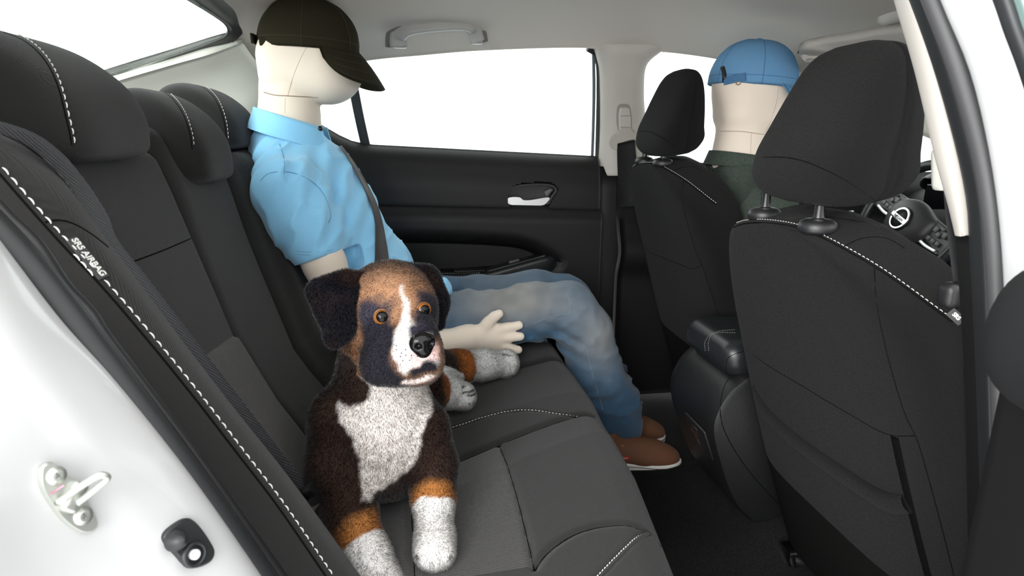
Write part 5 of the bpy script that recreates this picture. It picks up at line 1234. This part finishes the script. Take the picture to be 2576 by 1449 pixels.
def fur(V, F, colors_fn, count, length, parent, wid=.00030, comb=(0, 0, -1), seed=1, lift=.55):
    r = np.random.default_rng(seed); F = np.asarray(F); T = np.vstack([F[:, [0, 1, 2]], F[:, [0, 2, 3]]])
    a, b_, c_ = V[T[:, 0]], V[T[:, 1]], V[T[:, 2]]; ar = np.linalg.norm(np.cross(b_-a, c_-a), axis=1); N = vnormals(V, F)
    # orient normals outward by volume sign
    vol = np.sum(np.einsum('ij,ij->i', a, np.cross(b_, c_))); N = N if vol > 0 else -N
    ti = r.choice(len(T), count, p=ar/ar.sum()); u, v = r.random(count), r.random(count); m = u+v > 1; u[m], v[m] = 1-u[m], 1-v[m]
    P = a[ti]+(b_-a)[ti]*u[:, None]+(c_-a)[ti]*v[:, None]; n = N[T[ti, 0]]*(1-u-v)[:, None]+N[T[ti, 1]]*u[:, None]+N[T[ti, 2]]*v[:, None]; n /= np.linalg.norm(n, axis=1, keepdims=True)+1e-9
    L = length(P)*(.6+.7*r.random(count)); cb = np.array(comb, float); tg_ = cb-n*(n@cb)[:, None]
    sw = np.stack([vnoise(P, 40, 51), vnoise(P, 40, 52), vnoise(P, 40, 53)], 1)
    D = n*lift+tg_*.6+sw*.12+.13*r.normal(size=(count, 3)); D /= np.linalg.norm(D, axis=1, keepdims=True)
    side = np.cross(D, r.normal(size=(count, 3))); side /= np.linalg.norm(side, axis=1, keepdims=True)+1e-9
    w = wid*(.7+.6*r.random(count))[:, None]
    B0 = P-n*.0006; VV = np.stack([B0-side*w, B0+side*w, P+D*L[:, None]], 1).reshape(-1, 3)
    C = colors_fn(P)*(.9+.2*r.random(count))[:, None]; CC = np.repeat(C, 3, axis=0)
    me = bpy.data.meshes.new('fur'); off = np.zeros(3); p = parent
    while p is not None: off = off+np.array(p.location); p = p.parent
    me.vertices.add(count*3); me.vertices.foreach_set('co', (VV-off).ravel()); me.loops.add(count*3); me.loops.foreach_set('vertex_index', np.arange(count*3, dtype=np.int32))
    me.polygons.add(count); me.polygons.foreach_set('loop_start', np.arange(0, count*3, 3, dtype=np.int32)); me.polygons.foreach_set('loop_total', np.full(count, 3, dtype=np.int32)); me.update(); me.validate()
    ca = me.color_attributes.new('col', 'FLOAT_COLOR', 'POINT'); c4 = np.ones((count*3, 4)); c4[:, :3] = CC; ca.data.foreach_set('color', c4.ravel())
    me.polygons.foreach_set('use_smooth', np.ones(count, bool))
    me.normals_split_custom_set_from_vertices(np.repeat(n*.8+D*.35, 3, axis=0).tolist())
    me.materials.append(FURM); o = bpy.data.objects.new('fur', me); COL.objects.link(o); o.parent = parent; o['kind'] = 'stuff'; return o
Cb = paint(V)
dbody = mesh('body', V, F, FURB, dog, colors=Cb, label='plush head, trunk and legs in one piece'); bvg = bvh(V, F)
def flen(P):
    L = np.full(len(P), .0042); L[(P[:, 2] > gp(1000, 940, -.43)[2]) & (P[:, 1] < -.30)] = .0028; return L
fur(V, F, paint, 420000, flen, dbody)

# ears
def ear(parts, nrm_, seedi, brown):
    e = Soft()
    for a, b_, ra, rb in parts: e.cap(a, b_, ra, rb, .016, fl=(np.asarray(nrm_)/np.linalg.norm(nrm_), 3.2))
    V, F = e.build(.003); V = relax(V, F, 2)
    def pc(X):
        C = np.tile(srgb('#2a2930'), (len(X), 1)); n2 = vnoise(X, 45, 12); C = mixc(C, '#4b3b38', np.clip(n2*.9, 0, .7)); return mixc(C, '#5a4034', np.clip((.03-np.linalg.norm(X-brown, axis=1))/.02, 0, .7))
    o = mesh('ear', V, F, FURB, dog, colors=pc(V)); fur(V, F, pc, 70000, lambda P: np.full(len(P), .0045), o, seed=seedi); return o
ear([(gp(915, 708, -.405), gp(795, 727, -.425), .014, .0085), (gp(870, 705, -.41), gp(792, 732, -.43), .012, .009), (gp(800, 740, -.43), gp(838, 855, -.44), .009, .009), (gp(885, 755, -.425), gp(825, 762, -.437), .022, .018), (gp(868, 800, -.435), gp(835, 800, -.442), .020, .016), (gp(856, 838, -.438), gp(846, 845, -.44), .014, .011)], (-.12, -.95, .25), 11, gp(880, 715, -.40)).__setitem__('label', 'folded dark ear on the left')
ear([(gp(1030, 690, -.39), gp(1078, 705, -.38), .016, .018), (gp(1078, 705, -.385), gp(1100, 755, -.39), .018, .017), (gp(1100, 755, -.39), gp(1103, 812, -.40), .016, .010)], (.55, -.75, .35), 12, gp(1060, 720, -.38)).__setitem__('label', 'dark ear hanging down on the right')
# eyes, nose
AMB = mat('amber_eye', (.26, .085, .012), .15, spec=.3); PUP = mat('pupil_black', (.003, .003, .003), .10, spec=.22)
for px, py, dirn, r_ in ((961, 797, A(.06, -.95, .26), .0105), (1067, 780, A(.42, -.88, .18), .0100)):
    P, Nn = drape(bvg, [(px, py)], 0); dn_ = dirn/np.linalg.norm(dirn); c_ = P[0]-dn_*.0055
    Ve, Fe = lathe([(0, r_), (r_*.5, r_*.866), (r_*.8, r_*.6), (r_, 0), (r_*.8, -r_*.6), (0, -r_)], c_, dn_, 24)
    Ve, Fe = lathe([(r_*math.sin(a), r_*math.cos(a)) for a in np.linspace(.001, 3.1, 18)], c_, dn_, 28); eye = mesh('eye', Ve, Fe, AMB, dog)
    Ve, Fe = lathe([((r_+.0004)*math.sin(a), (r_+.0004)*math.cos(a)) for a in np.linspace(.001, .74, 8)], c_, dn_, 28); mesh('pupil', Ve, Fe, PUP, eye)
    Vr, Fr = sweep([c_+dn_*r_*.35+r_*.96*(math.cos(a)*A(dn_[1], -dn_[0], 0)/math.hypot(dn_[0], dn_[1])+math.sin(a)*A(0, 0, 1)) for a in np.linspace(0, 2*math.pi, 25)], circ(.0014, 6), caps=False); mesh('eyelid_rim', Vr, Fr, mat('brown_rim', (.12, .045, .012), .3), eye)
nz = Soft(); nc = gp(1062, 862, -.500); Rn = rotm('Z', 22)
nz.ell(nc, (.0165, .012, .0145), .004, Rn); nz.ell(nc+A(.001, .001, -.012), (.009, .009, .008), .006)
nz.ell(nc+Rn@A(-.0085, -.009, -.001), (.0042, .006, .0038), .003, op=-1); nz.ell(nc+Rn@A(.0085, -.009, -.001), (.0042, .006, .0038), .003, op=-1)
nz.cap(nc+Rn@A(0, -.013, .004), nc+Rn@A(0, -.012, -.022), .0012, .0012, .002, op=-1)
Vn, Fn = nz.build(.0012); mesh('nose', relax(Vn, Fn, 2), Fn, mat('glossy_black_nose', (.004, .004, .004), .16, spec=.3), dog, label='glossy black plastic nose')
# whisker dots
for k, (px, py) in enumerate([(1000, 878), (1012, 885), (1022, 876), (1010, 893), (1022, 890), (1035, 890), (1000, 868), (1048, 893), (1030, 902), (1015, 903)]):
    P, Nn = drape(bvg, [(px, py)], .004)
    if len(P): Vq, Fq = sweep([P[0], P[0]+A(.0005, -.0004, -.0016)], circ(.0006, 5)); mesh('whisker_dot', Vq, Fq, PUP, dog)
# ================================================================== GRAB HANDLE, VISOR, LAMP
gh = empty('grab_handle', tuple(PY(1100, 90, .56)), 'curved grey grab handle on the headliner above the far rear window', 'grab handle')
HG = mat('grey_handle_plastic', (.37, .365, .345), .5)
path = pxs([(1003, 118, 0.557), (1002, 95, 0.552), (1010, 82, 0.542), (1030, 73, 0.532), (1060, 67, 0.527), (1110, 62, 0.522), (1150, 60, 0.527), (1180, 63, 0.532), (1192, 72, 0.542), (1196, 90, 0.552), (1200, 104, 0.557)])
P = crom(path, 60); sc = np.interp(np.linspace(0, 1, 60), [0, .12, .25, .75, .88, 1], [1.3, 1.25, .95, .95, 1.15, 1.2])
Vq, Fq = sweep(P, rrect(.036, .020, .007), up=(0, -1, .2), scale=sc); mesh('handle_bar', Vq, Fq, HG, gh)
rim = crom(pxs([(978, 118, 0.572), (978, 95, 0.560), (985, 72, 0.542), (1010, 57, 0.527), (1060, 47, 0.522), (1110, 43, 0.522), (1170, 44, 0.527), (1205, 55, 0.537), (1214, 75, 0.552), (1220, 105, 0.567)]), 50)
Vq, Fq = sweep(rim, circ(.009, 10, .004), up=(0, -1, .2)); mesh('mount_recess', Vq, Fq, mat('recess_grey', (.16, .155, .15), .9), gh)
for px, py in ((1006, 105), (1198, 95)):
    Vq, Fq = boxg(PY(px, py, 0.567), (.036, .03, .034), .006); mesh('end_cover', Vq, Fq, HG, gh)

vz = empty('sun_visor', tuple(PY(2150, 120, .3)), 'pale grey sun visor folded up under the front headliner', 'sun visor')
def rooft(px, py, z): return PZ(px, py, z)
ol = crom(np.array([rooft(2010, 138, 1.085), rooft(2022, 118, 1.095), rooft(2065, 108, 1.10), rooft(2150, 96, 1.10), rooft(2235, 82, 1.10), rooft(2330, 78, 1.09), rooft(2330, 160, 1.05), rooft(2180, 190, 1.045), rooft(2060, 165, 1.06), rooft(2022, 152, 1.07)]), 60, closed=True)
Vq, Fq = extrude(ol, .016, (0, 0, 1)); c_ = ol.mean(axis=0); V = np.vstack([ol+(c_-ol)*.03-A(0, 0, .004), ol, ol+A(0, 0, .014), [c_-A(0, 0, .006)], [c_+A(0, 0, .014)]]); n = 60
F = [(i, (i+1) % n, n+(i+1) % n, n+i) for i in range(n)]+[(n+i, n+(i+1) % n, 2*n+(i+1) % n, 2*n+i) for i in range(n)]+[(180, (i+1) % n, i) for i in range(n)]+[(181, 2*n+i, 2*n+(i+1) % n) for i in range(n)]
mesh('visor_board', V, F, mat('visor_grey', (.34, .325, .30), .8), vz)
Vq, Fq = sweep(crom(np.array([rooft(2012, 132, 1.095), rooft(2030, 112, 1.105), rooft(2100, 98, 1.115), rooft(2235, 78, 1.115), rooft(2300, 70, 1.11)]), 30), circ(.006, 8, .004)); mesh('visor_shadow', Vq, Fq, mat('visor_shadow_dark', (.05, .05, .05), .9), vz)  # dark tube drawn as the shadow along the visor's top edge
lp = empty('dome_lamp', tuple(PZ(2240, 60, 1.12)), 'oblong grey dome lamp housing at the top of the headliner', 'lamp')
o_ = crom(np.array([PZ(2206, 57, 1.125), PZ(2235, 45, 1.13), PZ(2290, 35, 1.13), PZ(2310, 80, 1.11), PZ(2262, 83, 1.112), PZ(2225, 72, 1.118)]), 40, closed=True); c_ = o_.mean(axis=0)
V = np.vstack([o_+A(0, 0, .01), o_, o_+(c_-o_)*.25-A(0, 0, .008), [c_-A(0, 0, .009)]]); n = 40; F = [(a*n+i, a*n+(i+1) % n, (a+1)*n+(i+1) % n, (a+1)*n+i) for a in range(2) for i in range(n)]+[(2*n+i, 2*n+(i+1) % n, 3*n) for i in range(n)]
mesh('lamp_housing', V, F, HG, lp); Vq, Fq = sweep(np.vstack([o_, o_[:1]])+(c_-np.vstack([o_, o_[:1]]))*.3-A(0, 0, .0085), circ(.0008, 5), caps=False); mesh('lens_edge', Vq, Fq, mat('groove_shadow', (.2, .19, .17), .8), lp)

# ================================================================== SEAT BELTS
# near rear belt, hanging between bolster and backrest
nb = empty('seat_belt', tuple(PY(500, 900, -.5)), 'dark woven seat belt with tongue hanging beside the near side bolster', 'seat belt', 'seat belts')
Lp = [(-70, 318), (0, 330), (70, 358), (125, 400), (180, 462), (228, 548), (262, 608), (320, 690), (462, 874), (600, 1052), (712, 1190), (775, 1262)]
Rp = [(-70, 300), (0, 312), (90, 345), (150, 390), (212, 465), (262, 545), (285, 600), (362, 700), (516, 900), (655, 1080), (745, 1195), (800, 1262)]
def bpt(px, py): return PP(px, py, BO+BN*.060, BN)
a_ = crom(np.array([bpt(*e) for e in Lp]), 80)+BN*.0-A(0, .0, 0); b_ = crom(np.array([bpt(*e) for e in Rp]), 80)
a_ = a_+(a_-b_)*.35; b_ = b_+(b_-a_)*.15
V = np.stack([a_, (a_+b_)/2+BN*.003, b_], 1).reshape(-1, 3); Vs, Fs = slab(V, 80, 3, .0014); mesh('webbing', Vs, Fs, WEB, nb)
tl = [np.array(PP(px, py, BO+BN*.075, BN)) for px, py in ((762, 1240), (772, 1218), (788, 1212), (803, 1222), (808, 1240), (803, 1258), (790, 1270), (768, 1280), (758, 1268), (770, 1262), (780, 1250))]
Vq, Fq = extrude(crom(np.array(tl), 50, closed=True), .009, BN); tng = mesh('tongue', Vq, Fq, BLACKP, nb, autos=.6)
Vq, Fq = extrude([PP(px, py, BO+BN*.078, BN) for px, py in ((764, 1282), (800, 1268), (778, 1296), (775, 1290))], .003, BN); mesh('metal_tip', Vq, Fq, SATIN, tng, smooth=False)
q0 = [bpt(775, 1290), bpt(790, 1310), bpt(815, 1345), bpt(840, 1380)]; q1 = [bpt(800, 1285), bpt(815, 1310), bpt(835, 1345), bpt(850, 1380)]
a_, b_ = crom(np.array(q0), 16)-A(0, .01, 0), crom(np.array(q1), 16); V = np.stack([a_, b_], 1).reshape(-1, 3); Vs, Fs = slab(V, 16, 2, .0014); mesh('webbing', Vs, Fs, WEB, nb)
# far middle pillar belt with height adjuster
fb = empty('seat_belt', tuple(PY(1570, 350, .64)), 'black seat belt with grey height adjuster on the far middle pillar', 'seat belt', 'seat belts')
bvP = bvh(np.array([v.co for v in bp.data.vertices]), [list(p.vertices) for p in bp.data.polygons])
def onP(L, lift): return drape(bvP, L, lift)[0]
def plate(L, lift, th, name, m, parent):
    P = onP(L, lift); P = crom(P, 60, closed=True); c_ = P.mean(axis=0); V = np.vstack([P+A(0, .02, 0), P, P+(c_-P)*.10-A(0, th, 0), [c_-A(0, th*1.1, 0)]]); n = 60
    F = [(a*n+i, a*n+(i+1) % n, (a+1)*n+(i+1) % n, (a+1)*n+i) for a in range(2) for i in range(n)]+[(2*n+i, 2*n+(i+1) % n, 3*n) for i in range(n)]; return mesh(name, V, F, m, parent, autos=.7)
plate([(1552, 275), (1556, 264), (1570, 261), (1582, 264), (1586, 275), (1586, 330), (1575, 345), (1556, 330)], .001, .002, 'adjuster_slot', mat('slot_grey', (.22, .21, .19), .8), fb)
adj = plate([(1557, 277), (1561, 269), (1570, 268), (1579, 269), (1583, 277), (1584, 338), (1580, 346), (1562, 346), (1558, 338)], .004, .008, 'height_adjuster', LTRIM2, fb)
for r_ in (289, 318):
    P = onP([(1558, r_), (1570, r_), (1583, r_)], .0135); Vq, Fq = sweep(P, circ(.0008, 5)); mesh('joint_line', Vq, Fq, mat('groove_shadow', (.2, .19, .17), .8), adj)
rg = [(1558, 322), (1552, 335), (1540, 341), (1533, 356), (1537, 370), (1549, 375), (1551, 360), (1560, 357), (1590, 350), (1602, 362), (1606, 345), (1598, 333), (1588, 330), (1583, 322)]
P = onP(rg, .010)
Vq, Fq = extrude(crom(P, 70, closed=True), .007, (0, -1, 0)); mesh('belt_ring', Vq, Fq, mat('ring_grey', (.36, .335, .30), .5), fb, autos=.6)
Lw = crom(np.vstack([onP([(1551, 360), (1551, 390), (1552, 425)], .012), pxs([(1556, 520, .63)])]), 14); Rw = crom(np.vstack([onP([(1593, 350), (1596, 390), (1601, 425)], .012), pxs([(1614, 520, .62)])]), 14)
V = np.stack([Lw, (Lw+Rw)/2-A(0, .002, 0), Rw], 1).reshape(-1, 3); Vs, Fs = slab(V, 14, 3, .0015); mesh('webbing', Vs, Fs, WEBK, fb)
# near front belt beside the near middle pillar
pb = empty('seat_belt', tuple(PY(2400, 640, -.6)), 'black seat belt running down beside the near middle pillar', 'seat belt', 'seat belts')
Lw = crom(pxs([(2372, 420, -.585), (2380, 520, -.59), (2390, 620, -.60), (2402, 715, -.61)]), 16); Rw = crom(pxs([(2392, 420, -.60), (2402, 520, -.605), (2416, 620, -.615), (2428, 715, -.625)]), 16)
V = np.stack([Lw, Rw], 1).reshape(-1, 3); Vs, Fs = slab(V, 16, 2, .0015); mesh('webbing', Vs, Fs, WEBK, pb)
Vq, Fq = boxg(PY(2372, 425, -.575), (.018, .02, .05), .007, R=rotm('Y', -12)); mesh('belt_guide', Vq, Fq, LTRIM, pb)

# ================================================================== DASHBOARD AND STEERING WHEEL
dash = empty('dashboard', (1.75, 0, .4), 'black dashboard seen past the front seats', 'dashboard')
pr = crom(np.array([(1.50, .30), (1.52, .50), (1.545, .62), (1.57, .68), (1.62, .725), (1.75, .755), (1.95, .765), (2.15, .775)]), 40)
V = np.array([[A(p[0]+.03*abs(y)/.7, y, p[1]-.02*(abs(y)/.7)**2) for p in pr] for y in np.linspace(-.70, .70, 40)]).reshape(-1, 3); Vs, Fs = slab(V, 40, 40, .05); mesh('dash_top', Vs, Fs, BLACKS, dash)
hd = Soft(); hd.ell(A(1.63, .40, .745), (.10, .19, .055), .03); hd.box(A(1.585, .40, .715), (.06, .16, .045), .02, op=-1); V, F = hd.build(.008); mesh('instrument_hood', relax(V, F, 2), F, BLACKS, dash)
Vq, Fq = boxg((1.60, .40, .70), (.02, .30, .10), .01); mesh('instrument_panel', Vq, Fq, mat('screen_black', (.004, .004, .005), .12), dash)
Vq, Fq = boxg((1.53, 0, .70), (.02, .22, .13), .008); mesh('centre_screen', Vq, Fq, mat('screen_black', (.004, .004, .005), .12), dash)
sw = empty('steering_wheel', (1.42, .385, .64), 'black steering wheel with chrome badge and silver spoke trims', 'steering wheel')
wc = PY(2288, 562, .345); tilt = math.radians(24)
wn = A(-math.cos(tilt), 0, math.sin(tilt)); wx0 = A(0, -1, 0); wy0 = np.cross(wn, wx0); wy0 = wy0 if wy0[2] > 0 else -wy0
turn = math.radians(-20); wx = wx0*math.cos(turn)+wy0*math.sin(turn); wy = wy0*math.cos(turn)-wx0*math.sin(turn)
def W(a, b_, n=0): return wc+wx*a+wy*b_+wn*n
R_ = .185; ringp = np.array([W(R_*math.cos(t), R_*math.sin(t)*(.985 if math.sin(t) > 0 else .94)) for t in np.linspace(0, 2*math.pi, 73)])
Vq, Fq = sweep(ringp, circ(.0155, 14), nrm=np.tile(wn, (73, 1)), caps=False); mesh('rim', Vq, Fq, LEATH, sw)
hubS = Soft(); Rw_ = np.stack([wx, wy, wn], 1); hubS.ell(W(0, -.005, .006), (.082, .072, .030), .01, Rw_); hubS.box(W(0, .018, -.008), (.085, .030, .018), .014, .03, Rw_); V, F = hubS.build(.0045); mesh('airbag_hub', relax(V, F, 2), F, mat('hub_grey', (.020, .020, .0205), .5), sw)
WG = mat('wheel_grey', (.035, .036, .037), .45)
for sgn in (-1, 1):
    P = np.array([W(sgn*.07, .02, -.004), W(sgn*.11, .018, -.006), W(sgn*.15, .012, -.006), W(sgn*.178, .008, -.004)])
    Vq, Fq = sweep(crom(P, 16), rrect(.062, .016, .006), nrm=np.tile(wn, (16, 1))); spk = mesh('spoke', Vq, Fq, WG, sw)
    Vq, Fq = sweep(crom(np.array([W(sgn*.072, -.016, .006), W(sgn*.11, -.018, .006), W(sgn*.152, -.014, .004)]), 14), rrect(.010, .006, .0025), nrm=np.tile(wn, (14, 1))); mesh('silver_trim', Vq, Fq, SATIN, spk)
    for i, (a, b_, sa, sb) in enumerate(((.098, .002, .016, .013), (.118, .002, .016, .013), (.137, .003, .014, .013), (.098, .030, .016, .016), (.137, .030, .014, .016), (.117, .040, .016, .008), (.117, .022, .014, .014))):
        Vq, Fq = boxg((0, 0, 0), (sa, sb, .005), .0016); mesh('wheel_button', place(Vq, W(sgn*a, b_, .006), wx, wy), Fq, mat('button_grey', (.06, .06, .062), .4), spk)
    Vq, Fq = sweep(crom(np.array([W(sgn*.03, -.05, -.008), W(sgn*.055, -.11, -.008), W(sgn*.075, -.165, -.006)]), 14), rrect(.030, .012, .004), nrm=np.tile(wn, (14, 1))); mesh('spoke', Vq, Fq, WG, sw)
bdg = W(0, 0, .0365); bo = empty('badge', tuple(bdg), 'round chrome badge'); bo.parent = sw; bo.location = Vector(bdg)-Vector(sw.location)
Vq, Fq = lathe([(.0, -.002), (.036, -.002), (.036, -.0005), (0, .0)], bdg, wn, 32); mesh('badge_plate', Vq, Fq, BLACKS, bo)
cir = np.array([bdg+.030*(math.cos(t)*wx+math.sin(t)*wy)+wn*.002 for t in np.linspace(0, 2*math.pi, 49)]); Vq, Fq = sweep(cir, rrect(.007, .004, .0015), nrm=np.tile(wn, (49, 1)), caps=False); mesh('badge_ring', Vq, Fq, CHROME, bo)
Vq, Fq = boxg((0, 0, 0), (.072, .015, .004), .001); mesh('badge_bar', place(Vq, bdg+wn*.004, wx, wy), Fq, CHROME, bo)
Vt, Ft = text_geo('NISSAN', .0125, .0005); mesh('lettering', place(Vt, bdg+wn*.0064, wx, wy), Ft, mat('dark_lettering', (.08, .08, .08), .5), bo, smooth=False)

# ================================================================== DOOR STRIKER AND LAMP SWITCH ON THE WHITE BODY
bvb = bvh(np.array([v.co for v in body.data.vertices]), [list(p.vertices) for p in body.data.polygons])
P, Nn = drape(bvb, [(170, 1260)], .0); ns = Nn[0]; sk = empty('door_striker', tuple(P[0]), 'zinc plated door striker with two bolts on the white body', 'striker')
def onb(px, py, lift=0): h_, n_ = drape(bvb, [(px, py)], lift); return h_[0]
po = PP
ZN = mat('striker_zinc', (.50, .52, .48), .38, metal=.75)
ol = crom(np.array([PP(px, py, P[0]+ns*.003, ns) for px, py in ((98, 1190), (103, 1172), (125, 1162), (160, 1187), (205, 1245), (240, 1305), (243, 1325), (225, 1340), (205, 1340), (160, 1310), (125, 1265), (103, 1225))]), 60, closed=True)
c_ = ol.mean(axis=0); V = np.vstack([ol-ns*.008, ol+ns*.001, ol+(c_-ol)*.05+ns*.0025, [c_+ns*.0025]]); n = 60
F = [(a*n+i, a*n+(i+1) % n, (a+1)*n+(i+1) % n, (a+1)*n+i) for a in range(2) for i in range(n)]+[(2*n+i, 2*n+(i+1) % n, 3*n) for i in range(n)]
mesh('base_plate', V, F, ZN, sk, autos=.7)
t1 = np.cross(ns, A(0, 0, 1)); t1 /= np.linalg.norm(t1); t2 = np.cross(ns, t1)
for px, py in ((143, 1197), (210, 1298)):
    c_ = PP(px, py, P[0]+ns*.006, ns); Vq, Fq = lathe([(0, .0016), (.003, .002), (.0045, .0016), (.005, .0003), (.0066, .0003), (.0066, -.001), (0, -.001)], c_, ns, 24); bo_ = mesh('bolt', Vq, Fq, ZN, sk)
    for ang in (0.4, 0.4+math.pi/2):
        dd_ = math.cos(ang)*t1+math.sin(ang)*t2; Vq, Fq = sweep([c_+dd_*.0022+ns*.0018, c_-dd_*.0022+ns*.0018], circ(.0005, 5)); mesh('cross_slot', Vq, Fq, mat('slot_shadow', (.12, .12, .12), .6), bo_)
ax1 = PP(165, 1268, P[0]+ns*.006, ns); ax2 = PP(262, 1198, P[0]+ns*.034, ns); wid_ = np.cross(ax2-ax1, ns); wid_ /= np.linalg.norm(wid_)
Vq, Fq = sweep(crom(np.array([ax1-wid_*.005, ax1*.3+ax2*.7-wid_*.0045, ax2-wid_*.0025, ax2+wid_*.0025, ax1*.3+ax2*.7+wid_*.0045, ax1+wid_*.006]), 40), circ(.0026, 12)); mesh('loop', Vq, Fq, ZN, sk)
Vq, Fq = Soft().box(PP(185, 1250, P[0]+ns*.007, ns), (.011, .006, .0045), .003, R=np.stack([np.cross(ns, wid_), wid_, ns], 1)).build(.0015); mesh('loop_base', Vq, Fq, ZN, sk)
Vq, Fq = sweep([PP(128, 1243, P[0]+ns*.0062, ns), PP(160, 1222, P[0]+ns*.0062, ns)], circ(.0006, 5)); mesh('paint_mark', Vq, Fq, mat('pink_mark', (.75, .30, .42), .6), sk)
P2, N2 = drape(bvb, [(470, 1368)], .0); n2_ = N2[0]; sw2 = empty('lamp_switch', tuple(P2[0]), 'black rubber door switch block with plunger on the white body', 'switch')
pl = [PP(px, py, P2[0], n2_) for px, py in ((405, 1355), (410, 1338), (460, 1304), (480, 1310), (520, 1360), (533, 1390), (525, 1410), (490, 1428), (465, 1425), (440, 1400))]
ol = crom(np.array(pl), 60, closed=True); c_ = ol.mean(axis=0); V = np.vstack([ol, ol+n2_*.004, ol+(c_-ol)*.08+n2_*.006, [c_+n2_*.006]]); n = 60
F = [(a*n+i, a*n+(i+1) % n, (a+1)*n+(i+1) % n, (a+1)*n+i) for a in range(2) for i in range(n)]+[(2*n+i, 2*n+(i+1) % n, 3*n) for i in range(n)]
mesh('rubber_base', V, F, RUBBER, sw2, autos=.7)
c_ = PP(440, 1360, P2[0]+n2_*.006, n2_); Vq, Fq = lathe([(.0085, -.001), (.0085, .003), (.0065, .008), (.0055, .010), (.003, .013), (0, .014)], c_, n2_, 22); mesh('rubber_knob', Vq, Fq, RUBBER, sw2)
c_ = PP(486, 1395, P2[0]+n2_*.006, n2_); Vq, Fq = lathe([(.0105, -.001), (.0105, .002), (.0095, .0045), (.0075, .0035), (.007, -.001)], c_, n2_, 26); mesh('collar', Vq, Fq, RUBBER, sw2)
Vq, Fq = lathe([(.0042, -.002), (.0042, .004), (.0032, .0052), (0, .0052)], c_, n2_, 20); mesh('plunger', Vq, Fq, mat('white_plunger', (.75, .75, .76), .4), sw2)
